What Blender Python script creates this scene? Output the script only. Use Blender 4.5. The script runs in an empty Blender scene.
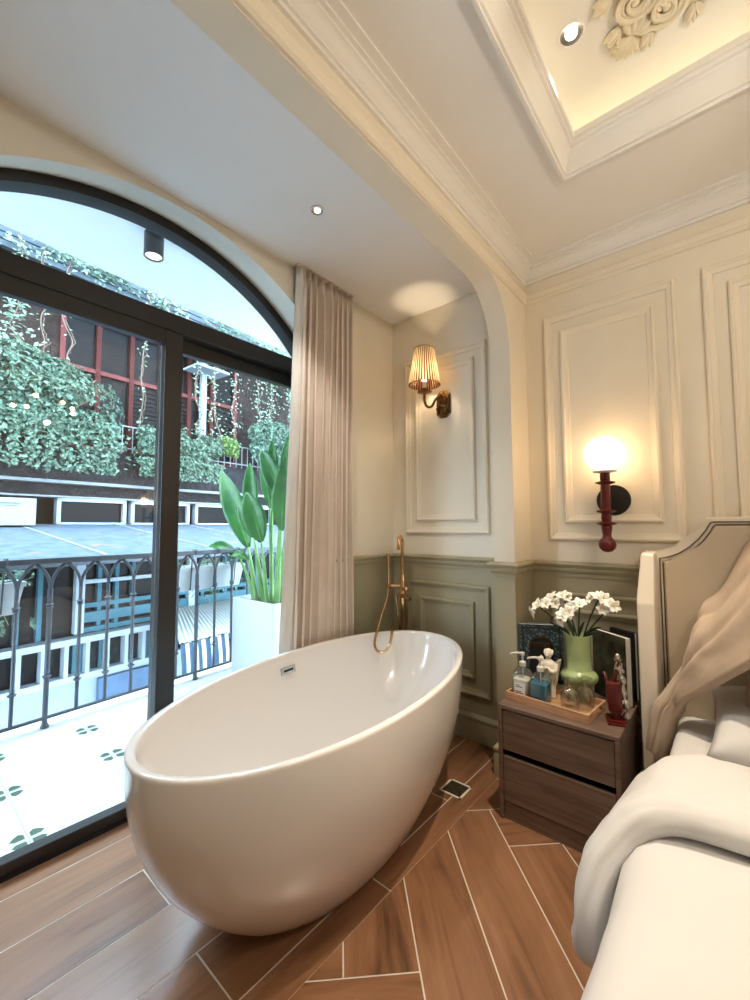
import bpy, bmesh, math, random
from mathutils import Vector, Matrix, noise
random.seed(7)
C = bpy.context.scene.collection
PI = math.pi
cos, sin = math.cos, math.sin

# ------------------------------------------------------------ materials
def lin(c):
    c = c / 255.0
    return c / 12.92 if c <= .04045 else ((c + .055) / 1.055) ** 2.4
def rgb(r, g, b): return (lin(r), lin(g), lin(b), 1)

class NT:
    def __init__(s, name):
        s.m = bpy.data.materials.new(name); s.m.use_nodes = True
        s.t = s.m.node_tree; s.t.nodes.clear()
        s.out = s.n('ShaderNodeOutputMaterial')
    def n(s, typ, **kw):
        nd = s.t.nodes.new(typ)
        for k, v in kw.items():
            if hasattr(nd, k) and not (nd.inputs.get(k.replace('_', ' ')) and k[0].isupper()): setattr(nd, k, v)
        return nd
    def l(s, a, b): s.t.links.new(a, b)
    def math(s, op, a, b=None):
        nd = s.n('ShaderNodeMath'); nd.operation = op
        for i, v in enumerate((a, b)):
            if v is None: continue
            if isinstance(v, (int, float)): nd.inputs[i].default_value = v
            else: s.l(v, nd.inputs[i])
        return nd.outputs[0]
    def mix(s, f, a, b):
        nd = s.n('ShaderNodeMix'); nd.data_type = 'RGBA'
        for sock, v in ((nd.inputs[0], f), (nd.inputs[6], a), (nd.inputs[7], b)):
            if isinstance(v, (int, float)): sock.default_value = v
            elif isinstance(v, tuple): sock.default_value = v
            else: s.l(v, sock)
        return nd.outputs[2]
    def coord(s, kind='Object', scale=(1, 1, 1)):
        tc = s.n('ShaderNodeTexCoord'); mp = s.n('ShaderNodeMapping')
        s.l(tc.outputs[kind], mp.inputs[0]); mp.inputs['Scale'].default_value = scale
        return mp.outputs[0]
    def noise(s, vec, scale=5, detail=4, rough=.5, dist=0):
        nd = s.n('ShaderNodeTexNoise'); s.l(vec, nd.inputs['Vector'])
        nd.inputs['Scale'].default_value = scale; nd.inputs['Detail'].default_value = detail
        nd.inputs['Roughness'].default_value = rough; nd.inputs['Distortion'].default_value = dist
        return nd.outputs[0]
    def ramp(s, f, *stops):
        nd = s.n('ShaderNodeValToRGB'); s.l(f, nd.inputs[0]); e = nd.color_ramp.elements
        while len(e) < len(stops): e.new(.5)
        for i, (p, c) in enumerate(stops): e[i].position = p; e[i].color = c
        return nd.outputs[0]
    def bsdf(s, col=None, rough=.5, metal=0, bump=None, bs=.1, bd=.01, **kw):
        b = s.n('ShaderNodeBsdfPrincipled')
        if isinstance(col, tuple): b.inputs['Base Color'].default_value = col
        elif col is not None: s.l(col, b.inputs['Base Color'])
        if isinstance(rough, (int, float)): b.inputs['Roughness'].default_value = rough
        else: s.l(rough, b.inputs['Roughness'])
        b.inputs['Metallic'].default_value = metal
        for k, v in kw.items():
            b.inputs[k.replace('_', ' ')].default_value = v
        if bump is not None:
            bp = s.n('ShaderNodeBump'); s.l(bump, bp.inputs['Height'])
            bp.inputs['Strength'].default_value = bs; bp.inputs['Distance'].default_value = bd
            s.l(bp.outputs[0], b.inputs['Normal'])
        s.l(b.outputs[0], s.out.inputs[0])
        return b

M = {}
def mat(key, col, rough=.5, metal=0, var=.06, nscale=6, bs=0.0, bscale=60, bd=.004, **kw):
    t = NT(key); v = t.coord()
    nz = t.noise(v, nscale, 3)
    lo = tuple(max(0, c * (1 - var)) for c in col[:3]) + (1,); hi = tuple(c * (1 + var) for c in col[:3]) + (1,)
    c = t.ramp(nz, (.3, lo), (.7, hi))
    bump = t.noise(v, bscale, 3) if bs else None
    t.bsdf(c, rough, metal, bump, bs, bd, **kw)
    M[key] = t.m; return t.m

mat('cream', rgb(238, 229, 211), .55, var=.02)
mat('white_paint', rgb(240, 238, 234), .6, var=.01)
mat('sage', rgb(168, 159, 131), .5, var=.03)
mat('ceiling_white', rgb(248, 248, 248), .5, var=.01)
mat('black_metal', rgb(30, 31, 34), .35, .3, var=.05)
mat('frame_dark', rgb(48, 45, 43), .38, .25, var=.04)
mat('acrylic', rgb(244, 241, 238), .13, var=.0, Coat_Weight=.5)
mat('chrome', rgb(225, 228, 230), .12, 1, var=0)
mat('slot', rgb(20, 22, 24), .5)
mat('rose_gold', rgb(226, 190, 150), .2, 1, var=.03)
mat('bronze', rgb(120, 86, 50), .35, 1, var=.3, nscale=40, bs=.3, bscale=50)
mat('dark_red', rgb(96, 22, 16), .35, var=.15, nscale=20)
mat('black_plate', rgb(28, 27, 24), .45)
mat('soft_white', rgb(212, 211, 211), .8, var=.02, bs=.15, bscale=300, bd=.001)
mat('sheet_white', rgb(212, 210, 208), .8, var=.015, bs=.1, bscale=300, bd=.001)
mat('throw', rgb(190, 170, 150), .9, var=.07, nscale=12, bs=.3, bscale=250, bd=.0015)
mat('hb_leather', rgb(232, 222, 206), .28, var=.03)
mat('hb_fabric', rgb(206, 190, 166), .5, var=.05, bs=.1, bscale=80)
mat('hb_nail', rgb(112, 90, 68), .4, .4)
mat('curtain', rgb(226, 211, 196), .85, var=.05, nscale=10, bs=.2, bscale=220, bd=.001)
mat('lining', rgb(222, 220, 216), .8, var=.04, bs=.4, bscale=30, bd=.004)
mat('vase_green', rgb(160, 178, 126), .22, var=.08, nscale=14)
mat('petal', rgb(246, 246, 240), .6, var=.02)
mat('petal_heart', rgb(214, 206, 96), .6)
mat('leaf_dark', rgb(38, 56, 38), .45, var=.25)
mat('angel', rgb(232, 224, 208), .6, var=.05, nscale=30)
mat('pages', rgb(226, 222, 214), .8, var=.05, nscale=80)
mat('book_blue', rgb(70, 104, 140), .5, var=.12, nscale=40)
mat('book_black', rgb(30, 30, 34), .5)
mat('silver', rgb(200, 196, 190), .25, 1, var=.1, nscale=60)
mat('ornament_red', rgb(84, 18, 14), .25, var=.15)
mat('plastic_clear', rgb(214, 212, 206), .3, var=.02)
mat('liquid_white', rgb(232, 230, 220), .4)
mat('liquid_blue', rgb(24, 118, 150), .2, var=.05)
mat('label_white', rgb(236, 238, 236), .6)
mat('ink', rgb(70, 80, 84), .6)
mat('grout', rgb(222, 214, 202), .8)
mat('drain_metal', rgb(92, 84, 66), .45, .7, var=.4, nscale=120, bs=.6, bscale=150)
mat('steel', rgb(150, 152, 152), .3, 1)
mat('plaster', rgb(236, 226, 202), .6, var=.02)
mat('rail_metal', rgb(62, 68, 76), .45, .4, var=.1)
mat('planter_white', rgb(176, 182, 188), .5, var=.02, Specular_IOR_Level=.08)
mat('soil', rgb(60, 50, 40), .95, var=.3, nscale=50)
mat('balcony_white', rgb(244, 247, 250), .5, var=.02)
mat('brown_wall', rgb(42, 34, 32), .9, var=.35, nscale=3, bs=.6, bscale=18, bd=.05, Specular_IOR_Level=.08)
mat('dark_wall', rgb(42, 41, 43), .9, var=.35, nscale=9, bs=.6, bscale=30, bd=.05, Specular_IOR_Level=.08)
mat('red_wood', rgb(84, 42, 42), .6, var=.15, Specular_IOR_Level=.08)
mat('pale_ledge', rgb(126, 131, 134), .7, var=.1, Specular_IOR_Level=.08)
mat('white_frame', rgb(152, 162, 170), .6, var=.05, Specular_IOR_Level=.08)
mat('teal_frame', rgb(58, 96, 108), .5, var=.1, Specular_IOR_Level=.08)
mat('dark_glass', rgb(8, 10, 14), .3, var=.3, nscale=2, Specular_IOR_Level=.07)
mat('dim_inside', rgb(30, 29, 30), .9, var=.3, nscale=2, Specular_IOR_Level=.08)
mat('blue_panel', rgb(81, 102, 128), .7, var=.15, Specular_IOR_Level=.08)
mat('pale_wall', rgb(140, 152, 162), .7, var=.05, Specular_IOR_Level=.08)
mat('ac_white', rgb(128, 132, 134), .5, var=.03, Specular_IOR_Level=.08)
mat('asphalt', rgb(92, 92, 94), .9, var=.15)
mat('canopy_grey', rgb(66, 76, 84), .6, var=.15, Specular_IOR_Level=.08)
mat('branch', rgb(101, 87, 77), .9, var=.2, Specular_IOR_Level=.08)
mat('stripe_dark', rgb(47, 64, 81), .7, Specular_IOR_Level=.08)
mat('stripe_light', rgb(173, 181, 188), .7, Specular_IOR_Level=.08)
mat('roof_corr', rgb(165, 173, 171), .6, var=.06, Specular_IOR_Level=.08)

def leafmat(key, c1, c2, rough=.5, trans=.25, sc=3, spec=.12):
    t = NT(key); v = t.coord(); nz = t.noise(v, sc, 5, .7)
    c = t.ramp(nz, (.3, c1), (.7, c2))
    d = t.n('ShaderNodeBsdfPrincipled'); t.l(c, d.inputs['Base Color']); d.inputs['Roughness'].default_value = rough; d.inputs['Specular IOR Level'].default_value = spec
    tr = t.n('ShaderNodeBsdfTranslucent'); t.l(c, tr.inputs[0])
    mx = t.n('ShaderNodeMixShader'); mx.inputs[0].default_value = trans
    t.l(d.outputs[0], mx.inputs[1]); t.l(tr.outputs[0], mx.inputs[2]); t.l(mx.outputs[0], t.out.inputs[0])
    M[key] = t.m
leafmat('bush_leaf', rgb(20, 38, 30), rgb(118, 146, 126), sc=14)  # wide dark-to-pale range paints in self-shadow gaps and leaf highlights
leafmat('vine_leaf', rgb(76, 104, 84), rgb(148, 170, 150), sc=14)
leafmat('fern_leaf', rgb(60, 92, 48), rgb(130, 152, 88), sc=10)
leafmat('palm_leaf', rgb(24, 78, 34), rgb(62, 124, 54), .3, .3, sc=5, spec=.4)
leafmat('palm_stem', rgb(80, 124, 66), rgb(128, 160, 100), .5, .1, sc=10)

def wood(key, dark, mid, light, coordkind='UV', scale=(1, 1, 1), rough=.35, attr=False):
    t = NT(key); v = t.coord(coordkind, scale)
    n1 = t.noise(v, 1.0, 6, .62, 1.2)
    v2 = t.coord(coordkind, tuple(s * 4 for s in scale))
    n2 = t.noise(v2, 1.0, 4, .6, .4)
    c = t.ramp(n1, (.28, dark), (.47, mid), (.72, light))
    c = t.mix(t.math('MULTIPLY', n2, .35), c, dark)
    if attr:
        a = t.n('ShaderNodeAttribute'); a.attribute_name = 'tone'
        c = t.mix(t.math('MULTIPLY', a.outputs['Fac'], .3), c, light)
    t.bsdf(c, rough, bump=n2, bs=.08, bd=.002, **({'Coat_Weight': .3, 'Coat_Roughness': .22} if attr else {}))
    M[key] = t.m
wood('wood_floor', rgb(70, 46, 32), rgb(140, 98, 70), rgb(166, 124, 92), 'UV', (1.3, 11, 1), .3, True)
wood('wood_dark', rgb(78, 62, 54), rgb(108, 88, 76), rgb(130, 108, 94), 'Object', (2, 18, 40), .45)
wood('wood_tray', rgb(160, 116, 82), rgb(194, 152, 116), rgb(212, 174, 138), 'Object', (3, 40, 40), .4)

def emit(key, col, s):
    t = NT(key); e = t.n('ShaderNodeEmission'); e.inputs[0].default_value = col; e.inputs[1].default_value = s
    t.l(e.outputs[0], t.out.inputs[0]); M[key] = t.m
WARM = (1, .70, .38, 1)
emit('led', (1, .80, .48, 1), 4.5)
emit('lens_glow', (1, .88, .70, 1), 12)
emit('lens_dim', (1, .86, .66, 1), 3)
emit('bulb_glow', (1, .76, .46, 1), 26)

def globe_mat():
    # milk glass: glows, and lets half of the light of the bulb inside through
    t = NT('globe_glow'); e = t.n('ShaderNodeEmission'); e.inputs[0].default_value = (1, .86, .56, 1); e.inputs[1].default_value = 1.9
    tp = t.n('ShaderNodeBsdfTransparent'); mx = t.n('ShaderNodeMixShader'); mx.inputs[0].default_value = .55
    t.l(tp.outputs[0], mx.inputs[1]); t.l(e.outputs[0], mx.inputs[2]); t.l(mx.outputs[0], t.out.inputs[0]); M['globe_glow'] = t.m
globe_mat()
def glass(key, tint=(1, 1, 1, 1), f0=.05, rough=0.0):
    # clear sheet glass: passes light straight through and mirrors more at grazing angles
    t = NT(key)
    lw = t.n('ShaderNodeLayerWeight'); lw.inputs[0].default_value = .5
    f = t.math('ADD', t.math('MULTIPLY', t.math('POWER', lw.outputs['Facing'], 5.0), 1 - f0), f0)
    tr = t.n('ShaderNodeBsdfTransparent'); tr.inputs[0].default_value = tint
    gl = t.n('ShaderNodeBsdfGlossy'); gl.inputs['Roughness'].default_value = rough
    mx = t.n('ShaderNodeMixShader'); t.l(f, mx.inputs[0]); t.l(tr.outputs[0], mx.inputs[1]); t.l(gl.outputs[0], mx.inputs[2])
    t.l(mx.outputs[0], t.out.inputs[0]); M[key] = t.m
glass('pane', (.96, .99, 1, 1), .04)
glass('tumbler', (.88, .88, .85, 1), .20, .03)
glass('bottle_glass', (.90, .93, .93, 1), .16, .02)

def shade_mat():
    t = NT('sconce_shade'); tc = t.n('ShaderNodeTexCoord'); sp = t.n('ShaderNodeSeparateXYZ'); t.l(tc.outputs['Object'], sp.inputs[0])
    ang = t.math('ARCTAN2', sp.outputs[1], sp.outputs[0])
    w = t.math('SINE', t.math('MULTIPLY', ang, 34.0))
    c = t.ramp(w, (.25, rgb(124, 86, 60)), (.6, rgb(250, 240, 218)))  # pale stripes paint the bright glow of the pleats into the brown
    tr = t.n('ShaderNodeBsdfTranslucent'); t.l(c, tr.inputs[0])
    tp = t.n('ShaderNodeBsdfTransparent'); t.l(c, tp.inputs[0])
    g = t.n('ShaderNodeBsdfPrincipled'); g.inputs['Base Color'].default_value = rgb(92, 50, 30); g.inputs['Roughness'].default_value = .2
    m1 = t.n('ShaderNodeMixShader'); m1.inputs[0].default_value = .55; t.l(tr.outputs[0], m1.inputs[1]); t.l(tp.outputs[0], m1.inputs[2])
    m2 = t.n('ShaderNodeMixShader'); m2.inputs[0].default_value = .22; t.l(m1.outputs[0], m2.inputs[1]); t.l(g.outputs[0], m2.inputs[2])
    t.l(m2.outputs[0], t.out.inputs[0]); M['sconce_shade'] = t.m
shade_mat()

def tile_mat():
    # pale square tiles with a four-leaf mark where the corners meet
    t = NT('balcony_tile'); tc = t.n('ShaderNodeTexCoord'); sp = t.n('ShaderNodeSeparateXYZ'); t.l(tc.outputs['Object'], sp.inputs[0])
    P = .445
    def d(o, off):
        x = t.math('ADD', o, off + 20 * P)
        return t.math('ABSOLUTE', t.math('SUBTRACT', t.math('MODULO', x, P), P / 2))
    dx = d(sp.outputs[0], P / 2); dy = d(sp.outputs[1], P / 2)
    rr = t.math('ADD', t.math('MULTIPLY', dx, dx), t.math('MULTIPLY', dy, dy))
    mk = t.math('LESS_THAN', rr, .062 ** 2)
    for q in (dx, dy): mk = t.math('MULTIPLY', mk, t.math('GREATER_THAN', q, .009))
    df = t.math('ABSOLUTE', t.math('SUBTRACT', dx, dy)); mk = t.math('MULTIPLY', mk, t.math('LESS_THAN', df, .034))
    gr = t.math('LESS_THAN', t.math('MINIMUM', dx, dy), .0022)
    v = t.coord(); nz = t.noise(v, 9, 5)
    base = t.ramp(nz, (.3, rgb(180, 184, 183)), (.7, rgb(194, 196, 194)))
    c = t.mix(gr, base, rgb(136, 144, 144)); c = t.mix(mk, c, rgb(52, 76, 60))
    t.bsdf(c, .4); M['balcony_tile'] = t.m
tile_mat()

def awning_mat():
    t = NT('awning_metal'); v = t.coord('Object', (1, 1, 1)); nz = t.noise(v, 7, 6, .7); n2 = t.noise(v, 2.2, 4, .6)
    c = t.ramp(nz, (.3, rgb(62, 74, 86)), (.7, rgb(88, 100, 112)))
    k = t.math('MULTIPLY', t.math('GREATER_THAN', n2, .6), t.math('GREATER_THAN', nz, .52))
    c = t.mix(k, c, rgb(104, 92, 78)); t.bsdf(c, .8, Specular_IOR_Level=.1); M['awning_metal'] = t.m
awning_mat()

def cover_mats():
    t = NT('cover_teal'); v = t.coord('Object', (1, 1, 1))
    vo = t.n('ShaderNodeTexVoronoi'); t.l(v, vo.inputs['Vector']); vo.inputs['Scale'].default_value = 90
    c = t.ramp(vo.outputs['Distance'], (.25, rgb(104, 124, 124)), (.55, rgb(34, 48, 58)))
    t.bsdf(c, .5); M['cover_teal'] = t.m
    t = NT('cover_olive'); v = t.coord('Object', (1, 1, 1)); nz = t.noise(v, 9, 4, .6)
    c = t.ramp(nz, (.35, rgb(34, 30, 24)), (.55, rgb(78, 80, 62)), (.75, rgb(112, 118, 100)))
    t.bsdf(c, .5); M['cover_olive'] = t.m
cover_mats()

# ------------------------------------------------------------ geometry helpers
class MB:
    def __init__(s): s.b = bmesh.new(); s.mi = 0
    def faces(s, vs, fs):
        bv = [s.b.verts.new(v) for v in vs]
        for f in fs:
            try: q = s.b.faces.new([bv[i] for i in f]); q.material_index = s.mi
            except ValueError: pass
        return bv
    def box(s, x0, x1, y0, y1, z0, z1, bev=0, seg=2, rz=0, c=None):
        vs = [(x, y, z) for x in (x0, x1) for y in (y0, y1) for z in (z0, z1)]
        if rz:
            cx, cy = c if c else ((x0 + x1) / 2, (y0 + y1) / 2)
            vs = [(cx + (x - cx) * cos(rz) - (y - cy) * sin(rz), cy + (x - cx) * sin(rz) + (y - cy) * cos(rz), z) for x, y, z in vs]
        t = bmesh.new(); bv = [t.verts.new(v) for v in vs]
        for f in ((0, 1, 3, 2), (4, 6, 7, 5), (0, 4, 5, 1), (2, 3, 7, 6), (0, 2, 6, 4), (1, 5, 7, 3)): t.faces.new([bv[i] for i in f])
        if bev: bmesh.ops.bevel(t, geom=t.edges[:], offset=bev, segments=seg, affect='EDGES', profile=.5)
        s.add(t); return s
    def add(s, t, mtx=None):
        if mtx: bmesh.ops.transform(t, matrix=mtx, verts=t.verts)
        idx = {}
        for v in t.verts: idx[v] = s.b.verts.new(v.co)
        for f in t.faces:
            try: q = s.b.faces.new([idx[v] for v in f.verts]); q.material_index = s.mi
            except ValueError: pass
        t.free()
    def rings(s, rs, closed=True, cap0=True, cap1=True, loop=False):
        rv = [[s.b.verts.new(p) for p in r] for r in rs]
        n = len(rv[0]); m = len(rv)
        for i in range(m if loop else m - 1):
            a, b = rv[i], rv[(i + 1) % m]
            for j in range(n if closed else n - 1):
                k = (j + 1) % n
                try: f = s.b.faces.new((a[j], a[k], b[k], b[j])); f.material_index = s.mi
                except ValueError: pass
        if not loop and closed:
            for c, r in ((cap0, rv[0][::-1]), (cap1, rv[-1])):
                if c:
                    try: f = s.b.faces.new(r); f.material_index = s.mi
                    except ValueError: pass
        return s
    def lathe(s, prof, c=(0, 0, 0), seg=24, sx=1, sy=1, axis='Z', caps=True):
        rs = []
        for r, z in prof:
            ring = []
            for k in range(seg):
                a = 2 * PI * k / seg
                p = (r * cos(a) * sx, r * sin(a) * sy, z)
                if axis == 'Y': p = (p[0], -p[2], p[1])
                elif axis == 'X': p = (p[2], p[0], p[1])
                ring.append((c[0] + p[0], c[1] + p[1], c[2] + p[2]))
            rs.append(ring)
        return s.rings(rs, cap0=caps, cap1=caps)
    def tube(s, pts, r, seg=10, closed=False, flat=None):
        pts = [Vector(p) for p in pts]; n = len(pts)
        rr = r if isinstance(r, (list, tuple)) else [r] * n
        up = None; rs = []
        for i, p in enumerate(pts):
            if closed: d = pts[(i + 1) % n] - pts[i - 1]
            else: d = pts[min(i + 1, n - 1)] - pts[max(i - 1, 0)]
            d = d.normalized() if d.length > 1e-9 else Vector((0, 0, 1))
            if up is None:
                up = d.orthogonal().normalized()
            else:
                up = (up - d * up.dot(d)); up = up.normalized() if up.length > 1e-6 else d.orthogonal().normalized()
            w = d.cross(up)
            rs.append([p + (up * cos(2 * PI * k / seg) + w * sin(2 * PI * k / seg)) * rr[i] for k in range(seg)])
        return s.rings(rs, loop=closed)
    def prism(s, poly, axis, a, b):
        # poly in the two remaining axes (order x,y,z without axis)
        def P(p, v):
            q = list(p); q.insert(axis, v); return tuple(q)
        return s.rings([[P(p, a) for p in poly], [P(p, b) for p in poly]])
    def sphere(s, c, r, u=16, v=10, sc=(1, 1, 1)):
        t = bmesh.new(); bmesh.ops.create_uvsphere(t, u_segments=u, v_segments=v, radius=1)
        bmesh.ops.transform(t, matrix=Matrix.Translation(c) @ Matrix.Diagonal((r * sc[0], r * sc[1], r * sc[2], 1)), verts=t.verts)
        s.add(t); return s
    def grid(s, P):
        vs = [[s.b.verts.new(p) for p in row] for row in P]
        for i in range(len(vs) - 1):
            for j in range(len(vs[0]) - 1):
                f = s.b.faces.new((vs[i][j], vs[i][j + 1], vs[i + 1][j + 1], vs[i + 1][j])); f.material_index = s.mi
        return s
    def build(s, name, m, parent=None, smooth=False, auto=None, mtx=None, solid=0, sub=0, loc=None, fixn=True):
        if fixn: bmesh.ops.recalc_face_normals(s.b, faces=s.b.faces)
        me = bpy.data.meshes.new(name); s.b.to_mesh(me); s.b.free()
        for k in (m if isinstance(m, (list, tuple)) else [m]): me.materials.append(M[k])
        if smooth: me.polygons.foreach_set('use_smooth', [True] * len(me.polygons))
        if auto is not None: me.set_sharp_from_angle(angle=math.radians(auto))
        o = bpy.data.objects.new(name, me); C.objects.link(o)
        if loc:
            me.transform(Matrix.Translation(-Vector(loc))); o.location = loc
        if mtx: o.matrix_world = mtx
        if parent:
            o.parent = parent
            o.matrix_parent_inverse = pinv(parent)
        if solid:
            k = o.modifiers.new('thick', 'SOLIDIFY'); k.thickness = solid; k.offset = 0
        if sub:
            k = o.modifiers.new('sub', 'SUBSURF'); k.levels = sub; k.render_levels = sub
        return o
def wm(o):
    m = o.matrix_basis.copy()
    if o.parent: m = wm(o.parent) @ o.matrix_parent_inverse @ m
    return m
def pinv(p): return wm(p).inverted()

def tag(o, label, cat=None, group=None):
    o['label'] = label
    if cat: o['category'] = cat
    if group: o['group'] = group
    return o
def thing(name, label, cat, loc=(0, 0, 0), group=None, rz=0):
    o = bpy.data.objects.new(name, None); C.objects.link(o); o.empty_display_size = .05
    o.location = loc; o.rotation_euler = (0, 0, rz)
    return tag(o, label, cat, group)
def struct(o): o['kind'] = 'structure'; return o
def smooth_path(pts, n=6):
    pts = [Vector(p) for p in pts]; out = []
    for i in range(len(pts) - 1):
        p0 = pts[max(i - 1, 0)]; p1 = pts[i]; p2 = pts[i + 1]; p3 = pts[min(i + 2, len(pts) - 1)]
        for k in range(n):
            t = k / n
            out.append(.5 * ((2 * p1) + (p2 - p0) * t + (2 * p0 - 5 * p1 + 4 * p2 - p3) * t * t + (3 * p1 - p0 - 3 * p2 + p3) * t ** 3))
    out.append(pts[-1]); return out
def sweep_xy(path, prof, closed=False):
    # moulding along a horizontal polyline; prof = (out, z), out to the LEFT of the walking direction
    pts = [Vector((p[0], p[1])) for p in path]; n = len(pts); rs = []
    for i in range(n):
        d0 = (pts[i] - pts[i - 1]).normalized() if (i or closed) else None
        d1 = (pts[(i + 1) % n] - pts[i]).normalized() if (i < n - 1 or closed) else None
        d0 = d0 or d1; d1 = d1 or d0
        n0 = Vector((-d0.y, d0.x)); n1 = Vector((-d1.y, d1.x)); b = (n0 + n1); b = b / max(.2, (1 + n0.dot(n1)))
        rs.append([(pts[i].x + b.x * o, pts[i].y + b.y * o, z) for o, z in prof])
    return MB().rings(rs, loop=closed)
PANEL = [(0, 0), (0, .014), (.006, .02), (.014, .02), (.018, .013), (.028, .009), (.036, .007), (.038, 0)]
def panel_frame(mb, x0, x1, z0, z1, y, prof=PANEL):
    rs = [[(x, y - h, z) for o, h in prof for x, z in [((x0 + o) if cx == 0 else (x1 - o), (z0 + o) if cz == 0 else (z1 - o))]] for cx, cz in ((0, 0), (1, 0), (1, 1), (0, 1))]
    mb.rings(rs, loop=True)

# ------------------------------------------------------------ the room
YW = 2.32            # headboard wall / end wall
XW = -1.81           # inner face of the window wall
XF = -2.02           # inner face of the dark window frame
XP0, XP1 = -.963, -.855   # partition with the wide arched opening
XR, YB = 2.1, -2.2
ZC, ZA, ZS, ZR = 2.70, 2.697, 2.495, 1.035

# floor: planks along the window, herringbone in the bedroom
def clip(poly, x0, x1, y0, y1):
    for ax, v, sg in ((0, x0, 1), (0, x1, -1), (1, y0, 1), (1, y1, -1)):
        out = []
        for i in range(len(poly)):
            a, b = poly[i], poly[(i + 1) % len(poly)]
            da, db = (a[ax] - v) * sg, (b[ax] - v) * sg
            if da >= 0: out.append(a)
            if (da >= 0) != (db >= 0):
                t = da / (da - db); out.append((a[0] + (b[0] - a[0]) * t, a[1] + (b[1] - a[1]) * t))
        poly = out
        if len(poly) < 3: return []
    return poly
def make_floor():
    mb = MB(); bm = mb.b; uv = bm.loops.layers.uv.new('UVMap'); tone = bm.faces.layers.float.new('tone_f')
    rnd = random.Random(3)
    G = .0024
    def plank(poly, d):
        if len(poly) < 3: return
        f = bm.faces.new([bm.verts.new((x, y, 0)) for x, y in poly]); f[tone] = rnd.random()
        ou, ov = rnd.random() * 40, rnd.random() * 40
        for l in f.loops:
            x, y = l.vert.co.x, l.vert.co.y
            l[uv].uv = (x * d[0] + y * d[1] + ou, -x * d[1] + y * d[0] + ov)
    W, L = .2157, 1.078
    q = 1 / math.sqrt(2)
    s0, t0 = .01 * q, (-1.77 * q) + 4 * W      # s along (1,1), t along (1,-1)
    def S(s, t): s = s0 + s; t = t0 + t; return ((s + t) * q, (s - t) * q)
    for k in range(-30, 40):
        for j in range(-4, 5):
            o = 10 * W * j
            for (a, b, c, d, dr) in ((k * W + o, (k + 5) * W + o, k * W, (k + 1) * W, (q, q)), ((k + 5) * W + o, (k + 6) * W + o, (k - 4) * W, (k + 1) * W, (q, -q))):
                a += G; b -= G; c += G; d -= G
                plank(clip([S(a, c), S(b, c), S(b, d), S(a, d)], -.953, XR, YB, YW), dr)
    xs = [-2.02, -1.925, -1.70, -1.48, -1.26, -1.052, -.957]
    off = [.95, .95, .68, .15, .66, 1.195]
    for i in range(6):
        a, b = xs[i] + G, xs[i + 1] - (G if i < 5 else -.0030)
        for k in range(-4, 4):
            y0, y1 = off[i] + k * 1.078 + G, off[i] + (k + 1) * 1.078 - G
            plank(clip([(a, y0), (b, y0), (b, y1), (a, y1)], -3, 3, YB, YW), (0, 1))
    tones = [f[tone] for f in bm.faces]
    mb.mi = 1
    mb.faces([(-2.02, YB, -.0012), (XR, YB, -.0012), (XR, YW, -.0012), (-2.02, YW, -.0012), (-2.02, YB, -.2), (XR, YB, -.2), (XR, YW, -.2), (-2.02, YW, -.2)],
             [(0, 1, 2, 3), (4, 7, 6, 5), (0, 4, 5, 1), (1, 5, 6, 2), (2, 6, 7, 3), (3, 7, 4, 0)])
    o = mb.build('floor', ['wood_floor', 'grout'], fixn=False)
    at = o.data.attributes.new('tone', 'FLOAT', 'FACE')
    at.data.foreach_set('value', tones + [0] * (len(o.data.polygons) - len(tones)))
    return struct(o)
make_floor()

def wall_box(name, x0, x1, y0, y1, z0=0, z1=ZA, split=ZR):
    mb = MB()
    mb.mi = 1; mb.box(x0, x1, y0, y1, z0, split)
    mb.mi = 0; mb.box(x0, x1, y0, y1, split, z1)
    return struct(mb.build(name, ['cream', 'sage']))
wall_box('wall_end', -2.3, XR + .1, YW, YW + .15, 0, 3.0)
wall_box('wall_right', XR, XR + .1, YB, YW, 0, 3.0)
wall_box('wall_back', -2.3, XR + .1, YB - .1, YB, 0, 3.0)

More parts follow.
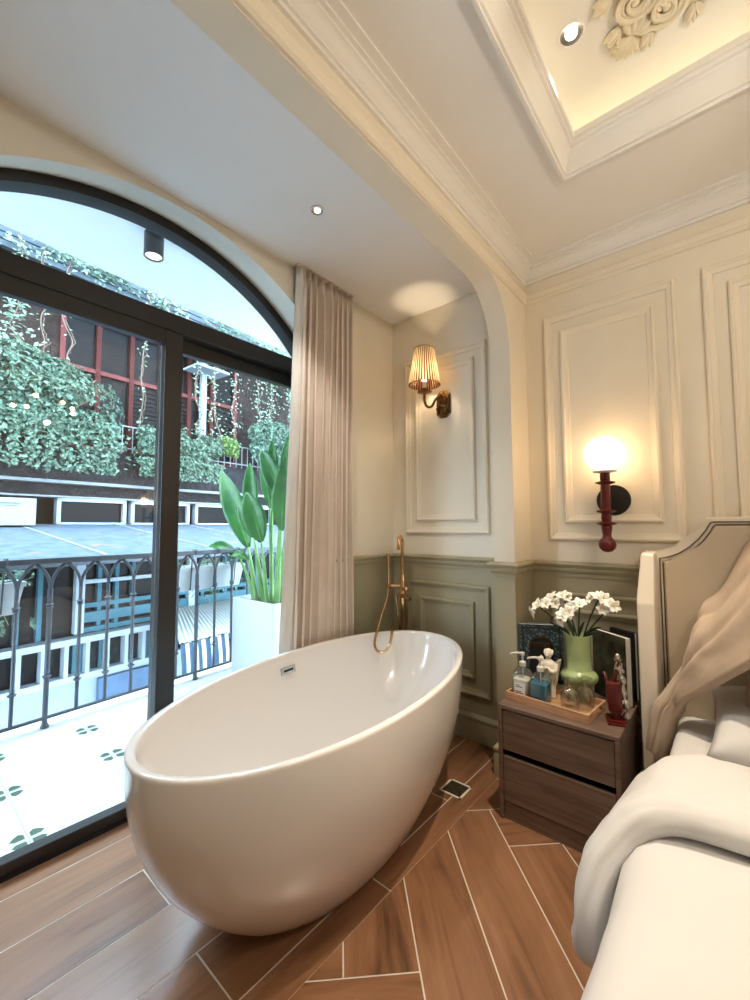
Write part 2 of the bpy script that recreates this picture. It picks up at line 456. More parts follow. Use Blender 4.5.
# window wall with the splayed arched opening
YC, AW = .81, .92
def arc(apex, R, yc, half, n=40):
    return [(yc + half * (-1 + 2 * i / n), apex - R + math.sqrt(max(0, R * R - (half * (-1 + 2 * i / n)) ** 2))) for i in range(n + 1)]
inner = arc(2.668, 1.15, YC, AW)                 # edge on the room side
outer = arc(2.735, 1.20, .80, .93)               # edge where the dark frame sits
def make_window_wall():
    mb = MB()
    def strip(x, curve, top):
        vs = []
        for y, z in curve: vs += [(x, y, z), (x, y, top)]
        mb.faces(vs, [(2 * i, 2 * i + 1, 2 * i + 3, 2 * i + 2) for i in range(len(curve) - 1)])
    top = 2.86
    strip(XW, inner, 2.75); strip(-2.16, outer, top)
    # splayed reveal
    vs = []
    inn = [(inner[0][0], 0)] + inner + [(inner[-1][0], 0)]
    out = [(outer[0][0], 0)] + outer + [(outer[-1][0], 0)]
    for a, b in zip(inn, out): vs += [(XW, a[0], a[1]), (XF, b[0], b[1]), (-2.16, b[0], b[1])]
    fs = []
    for i in range(len(inn) - 1):
        fs += [(3 * i, 3 * i + 1, 3 * i + 4, 3 * i + 3), (3 * i + 1, 3 * i + 2, 3 * i + 5, 3 * i + 4)]
    mb.faces(vs, fs)
    # plain wall either side
    for y0, y1, ya, yb in ((YB, inner[0][0], YB, outer[0][0]), (inner[-1][0], YW, outer[-1][0], YW)):
        for z0, z1, mi in ((0, ZR, 1), (ZR, 2.75, 0)):
            mb.mi = mi
            mb.faces([(XW, y0, z0), (XW, y1, z0), (XW, y1, z1), (XW, y0, z1)], [(0, 1, 2, 3)])
        mb.mi = 0
        mb.faces([(-2.16, ya, -.2), (-2.16, yb, -.2), (-2.16, yb, top), (-2.16, ya, top)], [(0, 1, 2, 3)])
    mb.mi = 0
    bmesh.ops.remove_doubles(mb.b, verts=mb.b.verts, dist=1e-4)
    return struct(mb.build('wall_left', ['cream', 'sage']))
make_window_wall()

# partition: thick beam and short pier with a rounded corner
def make_partition():
    mb = MB()
    oy, r0, r1 = 2.09, .27, .345
    corner = [(oy - r0 + r0 * sin(a), ZS - r1 + r1 * cos(a)) for a in [PI / 2 * k / 16 for k in range(17)]]
    near = [(-1.7 + r0 - r0 * sin(a), ZS - r1 + r1 * cos(a)) for a in [PI / 2 * k / 16 for k in range(17)]]
    curve = [(-1.7, 0), (-1.7, ZR)] + near[::-1] + corner + [(oy, ZR), (oy, 0)]
    top = ZC + .02
    for x in (XP0, XP1):
        mb.mi = 0
        vs = []
        mid = near[::-1] + corner
        for y, z in mid: vs += [(x, y, z), (x, y, top)]
        mb.faces(vs, [(2 * i, 2 * i + 1, 2 * i + 3, 2 * i + 2) for i in range(len(mid) - 1)])
        for y0, y1 in ((YB, -1.7), (oy, YW)):
            zt = mid[0][1]
            for z0, z1, mi in ((0, ZR, 1), (ZR, zt, 0), (zt, top, 0)):
                mb.mi = mi
                mb.faces([(x, y0, z0), (x, y1, z0), (x, y1, z1), (x, y0, z1)], [(0, 1, 2, 3)])
    vs = []
    for y, z in curve: vs += [(XP0, y, z), (XP1, y, z)]
    for i in range(len(curve) - 1):
        mb.mi = 1 if max(curve[i][1], curve[i + 1][1]) <= ZR + 1e-6 else 0
        mb.faces([vs[2 * i], vs[2 * i + 1], vs[2 * i + 3], vs[2 * i + 2]], [(0, 1, 2, 3)])
    mb.mi = 0
    bmesh.ops.remove_doubles(mb.b, verts=mb.b.verts, dist=1e-4)
    o = mb.build('wall_partition', ['cream', 'sage'], smooth=True, auto=25)
    return struct(o)
make_partition()

# ceilings
TX0, TX1, TY0, TY1 = -.476, 1.70, .08, 1.775      # raised tray, outer edge of its moulding
def make_ceiling():
    mb = MB()
    I = .034; a0, a1, b0, b1 = TX0 + .0, TX1, TY0, TY1
    o = [(XP1 - .02, YB), (XR, YB), (XR, YW), (XP1 - .02, YW)]
    h = [(a0, b0), (a1, b0), (a1, b1), (a0, b1)]
    mb.faces([(x, y, ZC) for x, y in o + h], [(i, (i + 1) % 4, 4 + (i + 1) % 4, 4 + i) for i in range(4)])
    # hidden cove shelf, its back wall and the raised ceiling
    E = .16
    def ring(d, z): return [(a0 - d, b0 - d, z), (a1 + d, b0 - d, z), (a1 + d, b1 + d, z), (a0 - d, b1 + d, z)]
    vs = ring(-I, 2.824) + ring(E, 2.824) + ring(E, 2.955)
    mb.faces(vs, [(4 * k + i, 4 * k + (i + 1) % 4, 4 * k + 4 + (i + 1) % 4, 4 * k + 4 + i) for k in range(2) for i in range(4)] + [(8, 9, 10, 11)])
    return struct(mb.build('ceiling', 'white_paint', fixn=False))
make_ceiling()
struct(MB().box(XW - .012, XP0 + .02, YB, YW, ZA, ZA + .06).build('ceiling_alcove', 'ceiling_white'))

# mouldings
def trim(n, o):
    o.name = 'trim_%d' % n; o.data.name = o.name; return struct(o)
CORN = [(0, 2.612), (.012, 2.612), (.012, 2.626), (.020, 2.628), (.020, 2.636), (.026, 2.640), (.032, 2.652), (.044, 2.664), (.054, 2.668), (.054, 2.678), (.066, 2.680), (.066, 2.688), (.092, 2.690), (.092, 2.705), (0, 2.705)]
FRZ = [(0, 2.500), (.010, 2.500), (.018, 2.508), (.014, 2.520), (.018, 2.528), (.024, 2.540), (.018, 2.553), (.006, 2.560), (0, 2.560)]
room = [(XP1, YB), (XR, YB), (XR, YW), (XP1, YW)]
trim(1, sweep_xy(room, CORN, True).build('t', 'white_paint', smooth=True, auto=30))
trim(2, sweep_xy(room, FRZ, True).build('t', 'cream', smooth=True, auto=30))
TRAY = [(-.010, 2.700), (-.010, 2.682), (.002, 2.680), (.002, 2.692), (.010, 2.694), (.010, 2.704), (.013, 2.722), (.020, 2.746), (.030, 2.764), (.036, 2.769), (.036, 2.780), (.046, 2.783), (.046, 2.795), (.055, 2.798), (.055, 2.822), (.034, 2.826)]
trim(3, sweep_xy([(TX0, TY0), (TX1, TY0), (TX1, TY1), (TX0, TY1)], TRAY, True).build('t', 'white_paint', smooth=True, auto=30))
RAIL = [(0, .990), (.006, .990), (.008, 1.008), (.014, 1.014), (.020, 1.026), (.020, 1.036), (.028, 1.044), (.032, 1.054), (.026, 1.064), (0, 1.068)]
trim(4, sweep_xy([(XR, YB), (XR, YW), (XP1, YW), (XP1, 2.09), (XP0, 2.09), (XP0, YW), (XW, YW), (XW, 1.74)], RAIL).build('t', 'sage', smooth=True, auto=30))
BASE = [(0, 0), (.018, 0), (.018, .10), (.014, .112), (.020, .120), (.020, .132), (.010, .145), (0, .150)]
o = sweep_xy([(XR, YB), (XR, YW), (XP1, YW), (XP1, 2.09), (XP0, 2.09), (XP0, YW), (XW, YW), (XW, 1.74)], BASE).build('baseboard_end', 'sage', smooth=True, auto=30); struct(o)
n = 5
for x0, x1, z0, z1, ix, iz, m in ((-1.695, -1.092, 1.205, 2.375, .086, .082, 'cream'), (-.752, -.160, 1.177, 2.388, .083, .090, 'cream'), (-.064, 1.304, 1.177, 2.388, .086, .090, 'cream'),
                              (1.40, 1.992, 1.177, 2.388, .083, .090, 'cream'), (-1.69, -1.10, .255, .898, .10, .098, 'sage'), (-.752, -.160, .255, .912, .083, .083, 'sage'),
                              (-.064, 1.304, .255, .912, .086, .083, 'sage'), (1.40, 1.992, .255, .912, .083, .083, 'sage')):
    mb = MB(); panel_frame(mb, x0, x1, z0, z1, YW); panel_frame(mb, x0 + ix, x1 - ix, z0 + iz, z1 - iz, YW)
    trim(n, mb.build('t', m)); n += 1

# carved plaster rosette on the raised ceiling
def make_medallion():
    mb = MB(); zc = 2.955; rnd = random.Random(5)
    def P(x, y, h): return (x, y, zc - h)
    def scroll(cx, cy, r, a0, turns, sgn, th=.013):
        pts = []; rad = []; N = int(26 * turns)
        for k in range(N + 1):
            t = k / N; a = a0 + sgn * t * turns * 2 * PI; q = r * (1 - .86 * t)
            pts.append(P(cx + q * cos(a), cy + q * sin(a), .014 + .012 * sin(t * PI))); rad.append(th * (1 - .45 * t))
        mb.tube(pts, [q * .62 for q in rad], 8)
        mb.tube([P(p[0] + (cx - p[0]) * .24, p[1] + (cy - p[1]) * .24, zc - p[2] - .004) for p in pts], [q * .5 for q in rad], 8)
        mb.sphere(P(cx, cy, .018), .013, 10, 6)
    def leafp(x, y, a, L, w):
        rs = []
        for k in range(7):
            t = k / 6; ww = w * sin(PI * (.12 + .86 * t)) ; cx, cy = x + L * t * cos(a), y + L * t * sin(a)
            nx, ny = -sin(a), cos(a); h = .012 + .022 * sin(t * PI)
            rs.append([P(cx + nx * ww * s, cy + ny * ww * s, h * (1 - s * s * .8)) for s in (-1, -.6, -.2, 0, .2, .6, 1)])
        mb.grid(rs)
    def shell(x, y, a, L):
        for k in range(-3, 4): leafp(x, y, a + k * .30, L * (1 - .05 * abs(k)), L * .17)
    X0, Y0, cx, cy = -.245, 1.655, .62, .93
    root = thing('ceiling_medallion', 'carved plaster scroll ornament on the raised ceiling beside the round downlight', 'ceiling ornament', (cx, cy, zc))
    def quarter(mx, my):
        nonlocal mb
        mb = MB()
        def T(x, y): return (cx + (x - cx) * mx, cy + (y - cy) * my)
        def A(a): return math.atan2(sin(a) * my, cos(a) * mx)
        sg = mx * my
        def sc(x, y, r, a, t, s, th=.013): scroll(*T(X0 + x, Y0 - y), r, A(a), t, s * sg, th)
        def lf(x, y, a, L, w): leafp(*T(X0 + x, Y0 - y), A(a), L, w)
        # backing plate with a lobed edge
        pl = []
        for k in range(41):
            u = k / 40; pl.append((.012 + .012 * sin(u * 60) + .02 * u, .52 * (1 - u)) if k < 21 else None)
        pl = [(.016 + .010 * sin(k * 1.9), .50 - k * .022) for k in range(22)] + [(.03 + k * .022, .016 + .010 * sin(k * 1.7 + 1)) for k in range(22)] + [(.50, .10), (.36, .20), (.24, .34), (.14, .50)]
        q = [T(X0 + a, Y0 - b) for a, b in pl]
        mb.rings([[(a, b, zc + .001) for a, b in q], [(a, b, zc - .007) for a, b in q]])
        x, y = T(X0 + .05, Y0 - .05); shell(x, y, A(PI * .75), .085); 
        for k in range(-2, 3): lf(.05, .05, -PI * .25 + k * .5, .075, .016)
        sc(.075, .155, .062, .4, 1.9, 1, .015); sc(.150, .075, .062, 2.6, 1.9, -1, .015)
        sc(.065, .29, .056, 3.6, 1.8, -1); sc(.285, .065, .056, .6, 1.8, 1)
        sc(.18, .20, .060, 1.2, 1.9, 1, .015); sc(.31, .165, .052, 4.0, 1.7, -1); sc(.165, .33, .052, .2, 1.7, 1)
        sc(.07, .41, .048, 1.0, 1.6, 1); sc(.42, .07, .048, 1.0, 1.6, -1)
        for x_, y_, a_ in ((.02, .10, 2.4), (.018, .21, 2.9), (.022, .35, 2.5), (.10, .02, 2.2), (.22, .018, 1.7), (.35, .022, 2.0), (.12, .12, .8), (.11, .23, 3.9), (.23, .12, 5.6), (.13, .27, 5.2), (.25, .23, 1.9), (.24, .14, 2.6), (.12, .36, 4.4), (.37, .11, .2), (.08, .46, 4.6), (.47, .08, .1), (.20, .28, 5.6), (.28, .22, 5.6), (.04, .235, 4.0), (.22, .04, 5.0)):
            for dk in (-.45, 0, .45): lf(x_, y_, a_ + dk, .062 - .014 * abs(dk), .013)
        mb.build('corner_scroll', 'plaster', root, smooth=True, auto=60)
    for mx in (1, -1):
        for my in (1, -1): quarter(mx, my)
    mb = MB(); mb.lathe([(.05, zc + .001), (.05, zc - .012), (.02, zc - .03), (.001, zc - .034)], (cx, cy, 0), 24)
    for k in range(12): leafp(cx, cy, k * PI / 6, .16, .03)
    mb.build('centre_rosette', 'plaster', root, smooth=True, auto=60)
make_medallion()

# cove light hidden on the shelf round the raised ceiling
def cove():
    r = .105
    a = sweep_xy([(TX0 - r, TY0 - r), (TX1 + r, TY0 - r), (TX1 + r, TY1 + r), (TX0 - r, TY1 + r)], [(0, 2.827), (.016, 2.827), (.016, 2.835), (0, 2.835)], True)
    tag(a.build('cove_light_strip', 'led'), 'warm strip light hidden in the cove round the raised ceiling', 'light')
cove()

# ------------------------------------------------------------ window: arched light, transom, sliding doors
def make_window():
    w = thing('window_1', 'dark metal arched fanlight above the sliding balcony doors', 'window', (XF, .8, 2.2)); w['kind'] = 'structure'; del w['category']
    mb = MB()
    fo = arc(2.735, 1.20, .80, .93, 48); fi = arc(2.688, 1.165, .795, .895, 48)
    z0 = 2.20
    fo = [(y, max(z, z0)) for y, z in fo]; fi = [(y, max(z, z0)) for y, z in fi]
    def rows(x): return [[(x, *a), (x, *b)] for a, b in zip(fo, fi)]
    rs = [[(XF, *a), (XF, *b), (XF - .030, b[0], b[1] - .006), (XF - .07, b[0], b[1] - .006), (XF - .07, *a)] for a, b in zip(fo, fi)]
    mb.rings(rs)
    mb.build('arch_frame', 'frame_dark', w, smooth=True, auto=35)
    MB().box(XF - .09, XF, -.13, 1.73, 2.195, 2.282, .004).build('transom', 'frame_dark', w)
    # fanlight pane
    cur = [(y, z) for y, z in arc(2.695, 1.165, .795, .90, 48) if z > 2.27]
    poly = [(cur[0][0], 2.27)] + cur + [(cur[-1][0], 2.27)]
    MB().prism(poly, 0, XF - .058, XF - .052).build('pane', 'pane', w)
    MB().box(XF - .13, XF, -.13, 1.77, -.01, .018, .003).build('sill', 'black_metal', w)
    for y0, y1 in ((-.13, -.06), (1.70, 1.77)):
        MB().box(XF - .10, XF, y0, y1, .018, 2.195, .003).build('jamb', 'frame_dark', w)
    def door(n, y0, y1, xa, xb, name):
        d = thing(name, n, 'door', (xa, (y0 + y1) / 2, .018)); d['kind'] = 'structure'; del d['category']
        MB().box(xb, xa, y0, y0 + .085, .02, 2.192, .004).build('stile', 'frame_dark', d)
        MB().box(xb, xa, y1 - .085, y1, .02, 2.192, .004).build('stile', 'frame_dark', d)
        MB().box(xb, xa, y0 + .085, y1 - .085, 2.122, 2.192, .004).build('rail', 'frame_dark', d)
        MB().box(xb, xa, y0 + .085, y1 - .085, .02, .062, .004).build('rail', 'frame_dark', d)
        xm = (xa + xb) / 2
        MB().box(xm - .003, xm + .003, y0 + .08, y1 - .08, .055, 2.127).build('pane', 'pane', d)
    door('near sliding glass door on the inner track', -.06, .922, XF, XF - .042, 'door_1')
    door('far sliding glass door beside the curtain', .84, 1.75, XF - .05, XF - .092, 'door_2')
make_window()

# ------------------------------------------------------------ bathtub
def tub():
    ZT = .63; cx, cy, A, B, rot = -1.296, 1.290, .424, .850, .132
    root = thing('bathtub', 'white freestanding oval bathtub in front of the balcony doors', 'bathtub', (cx, cy, 0))
    def ring(s, z, t=None, n=96, k=2.07):
        if isinstance(s, tuple): a, b = s
        else: a, b = (A * s, B * s) if t is None else (A - t, B - t)
        out = []
        for i in range(n):
            th = 2 * PI * i / n; c_, s_ = cos(th), sin(th)
            x = a * math.copysign(abs(c_) ** (2 / k), c_); y = b * math.copysign(abs(s_) ** (2 / k), s_)
            out.append((cx + x * cos(rot) - y * sin(rot), cy + x * sin(rot) + y * cos(rot), z))
        return out
    def body(t):                                   # t = 0 foot ... 1 rim
        return .635 + .365 * (1 - (1 - t) ** 2.3)
    rs = [ring(.57, .004), ring(.605, .006), ring(.625, .014)]
    for k in range(1, 19):
        t = k / 18; rs.append(ring(body(t), .02 + t * (ZT - .022 - .012)))
    rs += [ring(1.0, ZT - .006), ring(0, ZT - .001, .003), ring(0, ZT, .008), ring(0, ZT, .020), ring(0, ZT - .003, .026), ring(0, ZT - .012, .031)]
    for k in range(1, 17):                         # inside
        t = k / 16
        a = A - .031 - .15 * t ** 1.9; b = B - .031 - .30 * t ** 1.9
        rs.append(ring((a, b), ZT - .012 - (ZT - .012 - .175) * t))
    rs += [ring((A - .215, B - .375), .150), ring((A - .27, B - .46), .137), ring((.03, .06), .130)]
    MB().rings(rs).build('tub_shell', 'acrylic', root, smooth=True, auto=50)
    # overflow plate on the window side
    zo = .553; t = (ZT - .012 - zo) / (ZT - .012 - .175)
    a = A - .031 - .15 * t ** 1.9; b = B - .031 - .30 * t ** 1.9
    th = PI - .10
    def pt(th): 
        x, y = a * cos(th), b * sin(th); return Vector((cx + x * cos(rot) - y * sin(rot), cy + x * sin(rot) + y * cos(rot), zo))
    p = pt(th); tg = (pt(th + .05) - pt(th - .05)).normalized()
    up = Vector((0, 0, 1)); nrm = tg.cross(up).normalized()
    if nrm.dot(Vector((cx, cy, zo)) - p) < 0: nrm = -nrm
    upv = (up - nrm * -.28).normalized(); upv = (up + (-nrm) * .25).normalized(); n2 = tg.cross(upv).normalized()
    if n2.dot(nrm) < 0: n2 = -n2
    mt = Matrix((( tg.x, upv.x, n2.x, p.x + n2.x * .004), (tg.y, upv.y, n2.y, p.y + n2.y * .004), (tg.z, upv.z, n2.z, p.z + n2.z * .004), (0, 0, 0, 1)))
    mb = MB(); q = MB().box(-.046, .046, -.019, .019, -.004, .005, .004, 2); q.b.transform(mt); mb.add(q.b)
    op = mb.build('overflow_plate', 'chrome', root); 
    mb = MB(); q = MB().box(-.030, .030, -.005, .0045, .0045, .0062, .0005, 1); q.b.transform(mt); mb.add(q.b)
    mb.build('slot', 'slot', op)
    MB().lathe([(.0, .138), (.026, .138), (.03, .134), (.03, .125)], (cx + .03, cy - .2, 0), 24).build('drain_plug', 'chrome', root, smooth=True, auto=40)
tub()

# ------------------------------------------------------------ floor standing filler
def faucet():
    x, y = -1.657, 2.215
    r = thing('bath_faucet', 'rose gold floor standing bath tap with hand shower behind the bathtub', 'tap', (x, y, 0))
    MB().lathe([(.0, 0), (.042, 0), (.042, .006), (.036, .012), (.0, .012)], (x, y, 0), 28).build('base', 'rose_gold', r, smooth=True, auto=40)
    MB().lathe([(.017, .01), (.017, .70), (.0205, .705), (.0205, .925), (.017, .93), (.014, .94)], (x, y, 0), 24).build('column', 'rose_gold', r, smooth=True, auto=40)
    R = .055; dx, dy = .42, -.907
    pts = [(x, y, .93), (x, y, 1.0), (x, y, 1.10)] + [(x + dx * R * (1 - cos(a)), y + dy * R * (1 - cos(a)), 1.13 + R * sin(a)) for a in [PI * k / 14 for k in range(15)]] + [(x + dx * R * 2, y + dy * R * 2, 1.105)]
    MB().tube(pts, .0125, 14).build('spout', 'rose_gold', r, smooth=True, auto=60)
    # mixer body and lever to the right
    mb = MB(); mb.tube([(x, y - .005, .85), (x + .040, y - .022, .852)], .013, 16); mb.build('valve', 'rose_gold', r, smooth=True, auto=40)
    mb = MB(); mb.tube([(x + .005, y - .012, .806), (x + .050, y - .03, .803), (x + .092, y - .048, .796)], [.014, .013, .012], 14); mb.build('lever', 'rose_gold', r, smooth=True, auto=40)
    mb = MB(); mb.sphere((x + .046, y - .025, .854), .018, 14, 10); mb.build('knob', 'rose_gold', r, smooth=True)
    hx, hy = x - .066, y - .062
    mb = MB(); mb.tube([(x, y, .868), (hx, hy, .868)], .010, 12); mb.tube([(hx, hy - .014, .868), (hx, hy + .016, .868)], .017, 14); mb.build('holder', 'rose_gold', r, smooth=True, auto=40)
    mb = MB(); mb.tube([(hx, hy, .85), (hx, hy, .93), (hx, hy - .002, 1.0), (hx, hy - .006, 1.075)], [.008, .0095, .0105, .011], 14); mb.build('hand_shower', 'rose_gold', r, smooth=True, auto=40)
    h = smooth_path([(hx, hy, .856), (-1.690, 2.09, .789), (-1.655, 1.99, .698), (-1.613, 1.90, .630), (-1.577, 1.84, .590), (-1.525, 1.80, .571), (-1.475, 1.80, .573), (-1.461, 1.83, .603), (-1.486, 1.88, .640), (-1.540, 1.955, .662), (-1.588, 2.02, .650), (-1.615, 2.09, .56), (x + .01, y - .05, .45), (x + .004, y - .012, .38)], 8)
    MB().tube(h, .0075, 10).build('hose', 'rose_gold', r, smooth=True)
    MB().tube([(x - .012, y - .005, .86), (x - .04, y - .02, .80), (x - .026, y - .012, .66), (x - .014, y - .008, .55)], .004, 8).build('diverter_tube', 'rose_gold', r, smooth=True)
faucet()

# ------------------------------------------------------------ bronze shaded wall sconce
def point(name, loc, e, col, r=.03, parent=None):
    l = bpy.data.lights.new(name, 'POINT'); l.energy = e; l.color = col[:3]; l.shadow_soft_size = r
    o = bpy.data.objects.new(name, l); C.objects.link(o); o.location = loc
    if parent: o.parent = parent; o.matrix_parent_inverse = pinv(parent)
    return o
def spot(name, loc, e, col, ang=110, r=.03, blend=.6, parent=None, rot=(0, 0, 0)):
    l = bpy.data.lights.new(name, 'SPOT'); l.energy = e; l.color = col[:3]; l.shadow_soft_size = r; l.spot_size = math.radians(ang); l.spot_blend = blend
    o = bpy.data.objects.new(name, l); C.objects.link(o); o.location = loc; o.rotation_euler = rot
    if parent: o.parent = parent; o.matrix_parent_inverse = pinv(parent)
    return o
def sconce():
    px, pz = -1.393, 2.035; sx, sy = -1.452, 2.185
    r = thing('wall_sconce', 'bronze candle arm wall sconce with pleated brown shade above the bathtub', 'wall lamp', (px, YW, pz))
    mb = MB()
    def octo(s, w, h): return [(px + a * w * s, b * h * s + pz) for a, b in ((-.5, -.36), (-.22, -.5), (.22, -.5), (.5, -.36), (.5, .36), (.22, .5), (-.22, .5), (-.5, .36))]
    for s, y0, y1 in ((1, YW - .010, YW), (.86, YW - .018, YW - .010), (.6, YW - .026, YW - .018)):
        mb.prism(octo(s, .10, .175), 1, y0, y1)
    mb.build('backplate', 'bronze', r)
    mb = MB(); mb.sphere((px, YW - .03, pz), .02, 14, 8, (1, .6, 1.6))
    for k in (-1, 1):
        mb.tube(smooth_path([(px + .02 * k, YW - .027, pz - .06), (px + .036 * k, YW - .03, pz - .03), (px + .014 * k, YW - .03, pz - .012), (px + .03 * k, YW - .03, pz + .02), (px + .015 * k, YW - .028, pz + .055)], 5), .006, 8)
    mb.sphere((px, YW - .03, pz + .062), .014, 12, 8, (1.2, .6, 1.2)); mb.sphere((px, YW - .028, pz - .066), .013, 12, 8, (1, .6, 1.3))
    mb.build('ornament', 'bronze', r, smooth=True, auto=60)
    arm = smooth_path([(px, YW - .03, pz + .01), (px - .004, YW - .055, pz + .032), (px - .016, YW - .075, pz + .022), (px - .03, YW - .095, pz - .025), (px - .05, YW - .12, pz - .03), (sx, sy, pz + .005), (sx, sy, pz + .055)], 8)
    MB().tube(arm, .0085, 12).build('arm', 'bronze', r, smooth=True)
    zb = pz + .055
    MB().lathe([(.008, zb - .006), (.03, zb), (.045, zb + .004), (.047, zb + .009), (.03, zb + .010), (.014, zb + .018), (.014, zb + .03)], (sx, sy, 0), 24).build('drip_pan', 'bronze', r, smooth=True, auto=40)
    MB().lathe([(.013, zb + .03), (.013, zb + .07), (.008, zb + .075)], (sx, sy, 0), 16).build('candle_sleeve', 'plaster', r, smooth=True, auto=40)
    b = MB().lathe([(.008, zb + .072), (.018, zb + .088), (.021, zb + .104), (.016, zb + .125), (.006, zb + .145), (.001, zb + .152)], (sx, sy, 0), 16).build('bulb', 'bulb_glow', r, smooth=True)
    mb = MB(); n = 72; rs = []
    for k in range(9):
        t = k / 8; rr = .098 - .037 * t; z = 2.140 + .235 * t
        rs.append([(((rr + .0016 * (1 if i % 2 else -1)) * cos(2 * PI * i / n)), ((rr + .0016 * (1 if i % 2 else -1)) * sin(2 * PI * i / n)), z - 2.140) for i in range(n)])
    mb.rings(rs, cap0=False, cap1=False)
    sh = mb.build('lamp_shade', 'sconce_shade', None, solid=.0015); sh.location = (sx, sy, 2.140); sh.parent = r; sh.matrix_parent_inverse = pinv(r)
    mb = MB()
    for rr, z in ((.0995, 2.142), (.0625, 2.374)): MB().tube([(sx + rr * cos(2 * PI * i / 40), sy + rr * sin(2 * PI * i / 40), z) for i in range(40)], .0025, 6, closed=True).build('shade_band', 'bronze', r, smooth=True)
    point('sconce_lamp', (sx, sy, zb + .13), 7, (1, .76, .46), .02, r)
sconce()

# ------------------------------------------------------------ red turned globe sconces either side of the bed
def globe(x, label):
    y = 2.21; r = thing('globe_sconce', label, 'wall lamp', (x, YW, 1.375), 'globe sconces either side of the bed')
    MB().lathe([(.0, .0), (.073, .0), (.075, .004), (.073, .012), (.0, .012)], (x + .012, YW, 1.376), 36, axis='Y').build('backplate', 'black_plate', r, smooth=True, auto=40)
    MB().tube([(x, YW - .01, 1.376), (x, y, 1.376)], .011, 14).build('arm', 'black_plate', r, smooth=True, auto=40)
    ring = lambda z: [(.020, z - .010), (.030, z - .007), (.043, z - .001), (.043, z + .002), (.030, z + .006), (.020, z + .009)]
    prof = [(.004, 1.128), (.020, 1.132), (.033, 1.146), (.038, 1.162), (.036, 1.176), (.026, 1.190), (.019, 1.198), (.0185, 1.21), (.021, 1.225), (.0235, 1.246)]
    prof += ring(1.262) + [(.022, 1.29)] + ring(1.320) + [(.021, 1.36), (.021, 1.43)] + ring(1.455) + [(.0215, 1.47), (.0215, 1.512)]
    MB().lathe(prof, (x, y, 0), 28).build('turned_stem', 'dark_red', r, smooth=True, auto=45)
    MB().lathe([(.022, 1.500), (.050, 1.504), (.052, 1.509), (.03, 1.512)], (x, y, 0), 28).build('collar', 'plastic_clear', r, smooth=True, auto=40)
    zc = 1.592; prof = []
    for k in range(1, 24):
        a = PI * k / 24; prof.append((.0885 * sin(a), zc - .084 * cos(a)))
    MB().lathe(prof, (x, y, 0), 40).build('globe', 'globe_glow', r, smooth=True)
    point('globe_lamp', (x, y, zc), 3.2, (1, .60, .29), .05, r)
globe(-.457, 'red turned wall sconce with lit globe, above the nightstand')
globe(1.76, 'red turned wall sconce with lit globe, far side of the bed')

# ------------------------------------------------------------ downlights
def downlight(x, y, z, R, label, e, col, ang, lens, group=None):
    r = thing('downlight', label, 'ceiling light', (x, y, z), group)
    MB().lathe([(R, z + .004), (R, z - .004), (R * .96, z - .007), (R * .86, z - .006), (R * .82, z + .004)], (x, y, 0), 32, caps=False).build('trim_ring', 'white_paint', r, smooth=True, auto=40)
    MB().lathe([(R * .84, z - .0055), (R * .80, z - .004), (R * .5, z - .001), (.001, z - .0005)], (x, y, 0), 32, caps=False).build('reflector', 'steel', r, smooth=True, auto=40)
    MB().lathe([(R * .46, z - .003), (R * .44, z - .006), (.001, z - .007)], (x, y, 0), 24, caps=False).build('lens', lens, r, smooth=True)
    spot('downlight_lamp', (x, y, z - .02), e, col, ang, .03, .6, r)
G = 'recessed downlights in the raised ceiling'
downlight(-.357, 1.473, 2.955, .042, 'recessed steel downlight beside the plaster scroll ornament in the raised ceiling', 130, (1, .84, .64), 48, 'lens_glow', G)
downlight(1.56, 1.475, 2.955, .042, 'unseen downlight added for light at the raised ceiling corner over the far bed side', 36, (1, .84, .64), 66, 'lens_glow', G)  # this and the next two are unseen, added to light the room
downlight(-.357, .38, 2.955, .042, 'unseen downlight added for light at the raised ceiling corner nearest the balcony doors and bed foot', 30, (1, .84, .64), 66, 'lens_glow', G)
downlight(1.56, .38, 2.955, .042, 'unseen downlight added for light at the raised ceiling corner over the far bed foot', 36, (1, .84, .64), 66, 'lens_glow', G)
downlight(-1.39, 1.228, ZA, .032, 'small white recessed downlight in the flat ceiling above the bathtub', 26, (1, .93, .84), 100, 'lens_dim', 'small white downlights in the flat ceiling')
downlight(-1.39, -.35, ZA, .032, 'unseen small downlight added to brighten the flat ceiling end nearer the room entrance', 26, (1, .93, .84), 100, 'lens_dim', 'small white downlights in the flat ceiling')  # out of view, added to brighten the alcove

# chandelier over the bed: seen only as lights mirrored in the door glass
def chandelier():
    x, y = .62, .93
    r = thing('chandelier', 'chandelier of seven small bulbs over the bed, mirrored in the door glass', 'chandelier', (x, y, 2.955))
    MB().lathe([(.06, 2.955), (.055, 2.935), (.012, 2.92)], (x, y, 0), 24).build('canopy', 'bronze', r, smooth=True, auto=40)
    MB().tube([(x, y, 2.93), (x, y, 2.30)], .006, 10).build('rod', 'bronze', r)
    MB().lathe([(.004, 2.26), (.03, 2.28), (.036, 2.31), (.02, 2.34), (.008, 2.36)], (x, y, 0), 20).build('hub', 'bronze', r, smooth=True)
    point('chandelier_lamp', (x, y, 2.20), 19, (1, .88, .72), .022, r)
    for k in range(7):
        a = 2 * PI * k / 7 + .2; R = .24 if k % 2 else .19; z = 2.33 + .05 * sin(k * 2.1); c, s = cos(a), sin(a)
        am = MB().tube(smooth_path([(x + .02 * c, y + .02 * s, 2.31), (x + .12 * c, y + .12 * s, 2.27), (x + R * c, y + R * s, z - .03), (x + R * c, y + R * s, z)], 5), .005, 8).build('arm', 'bronze', r, smooth=True)
        MB().sphere((x + R * c, y + R * s, z + .02), .022, 14, 10).build('bulb', 'bulb_glow', am, smooth=True)
chandelier()

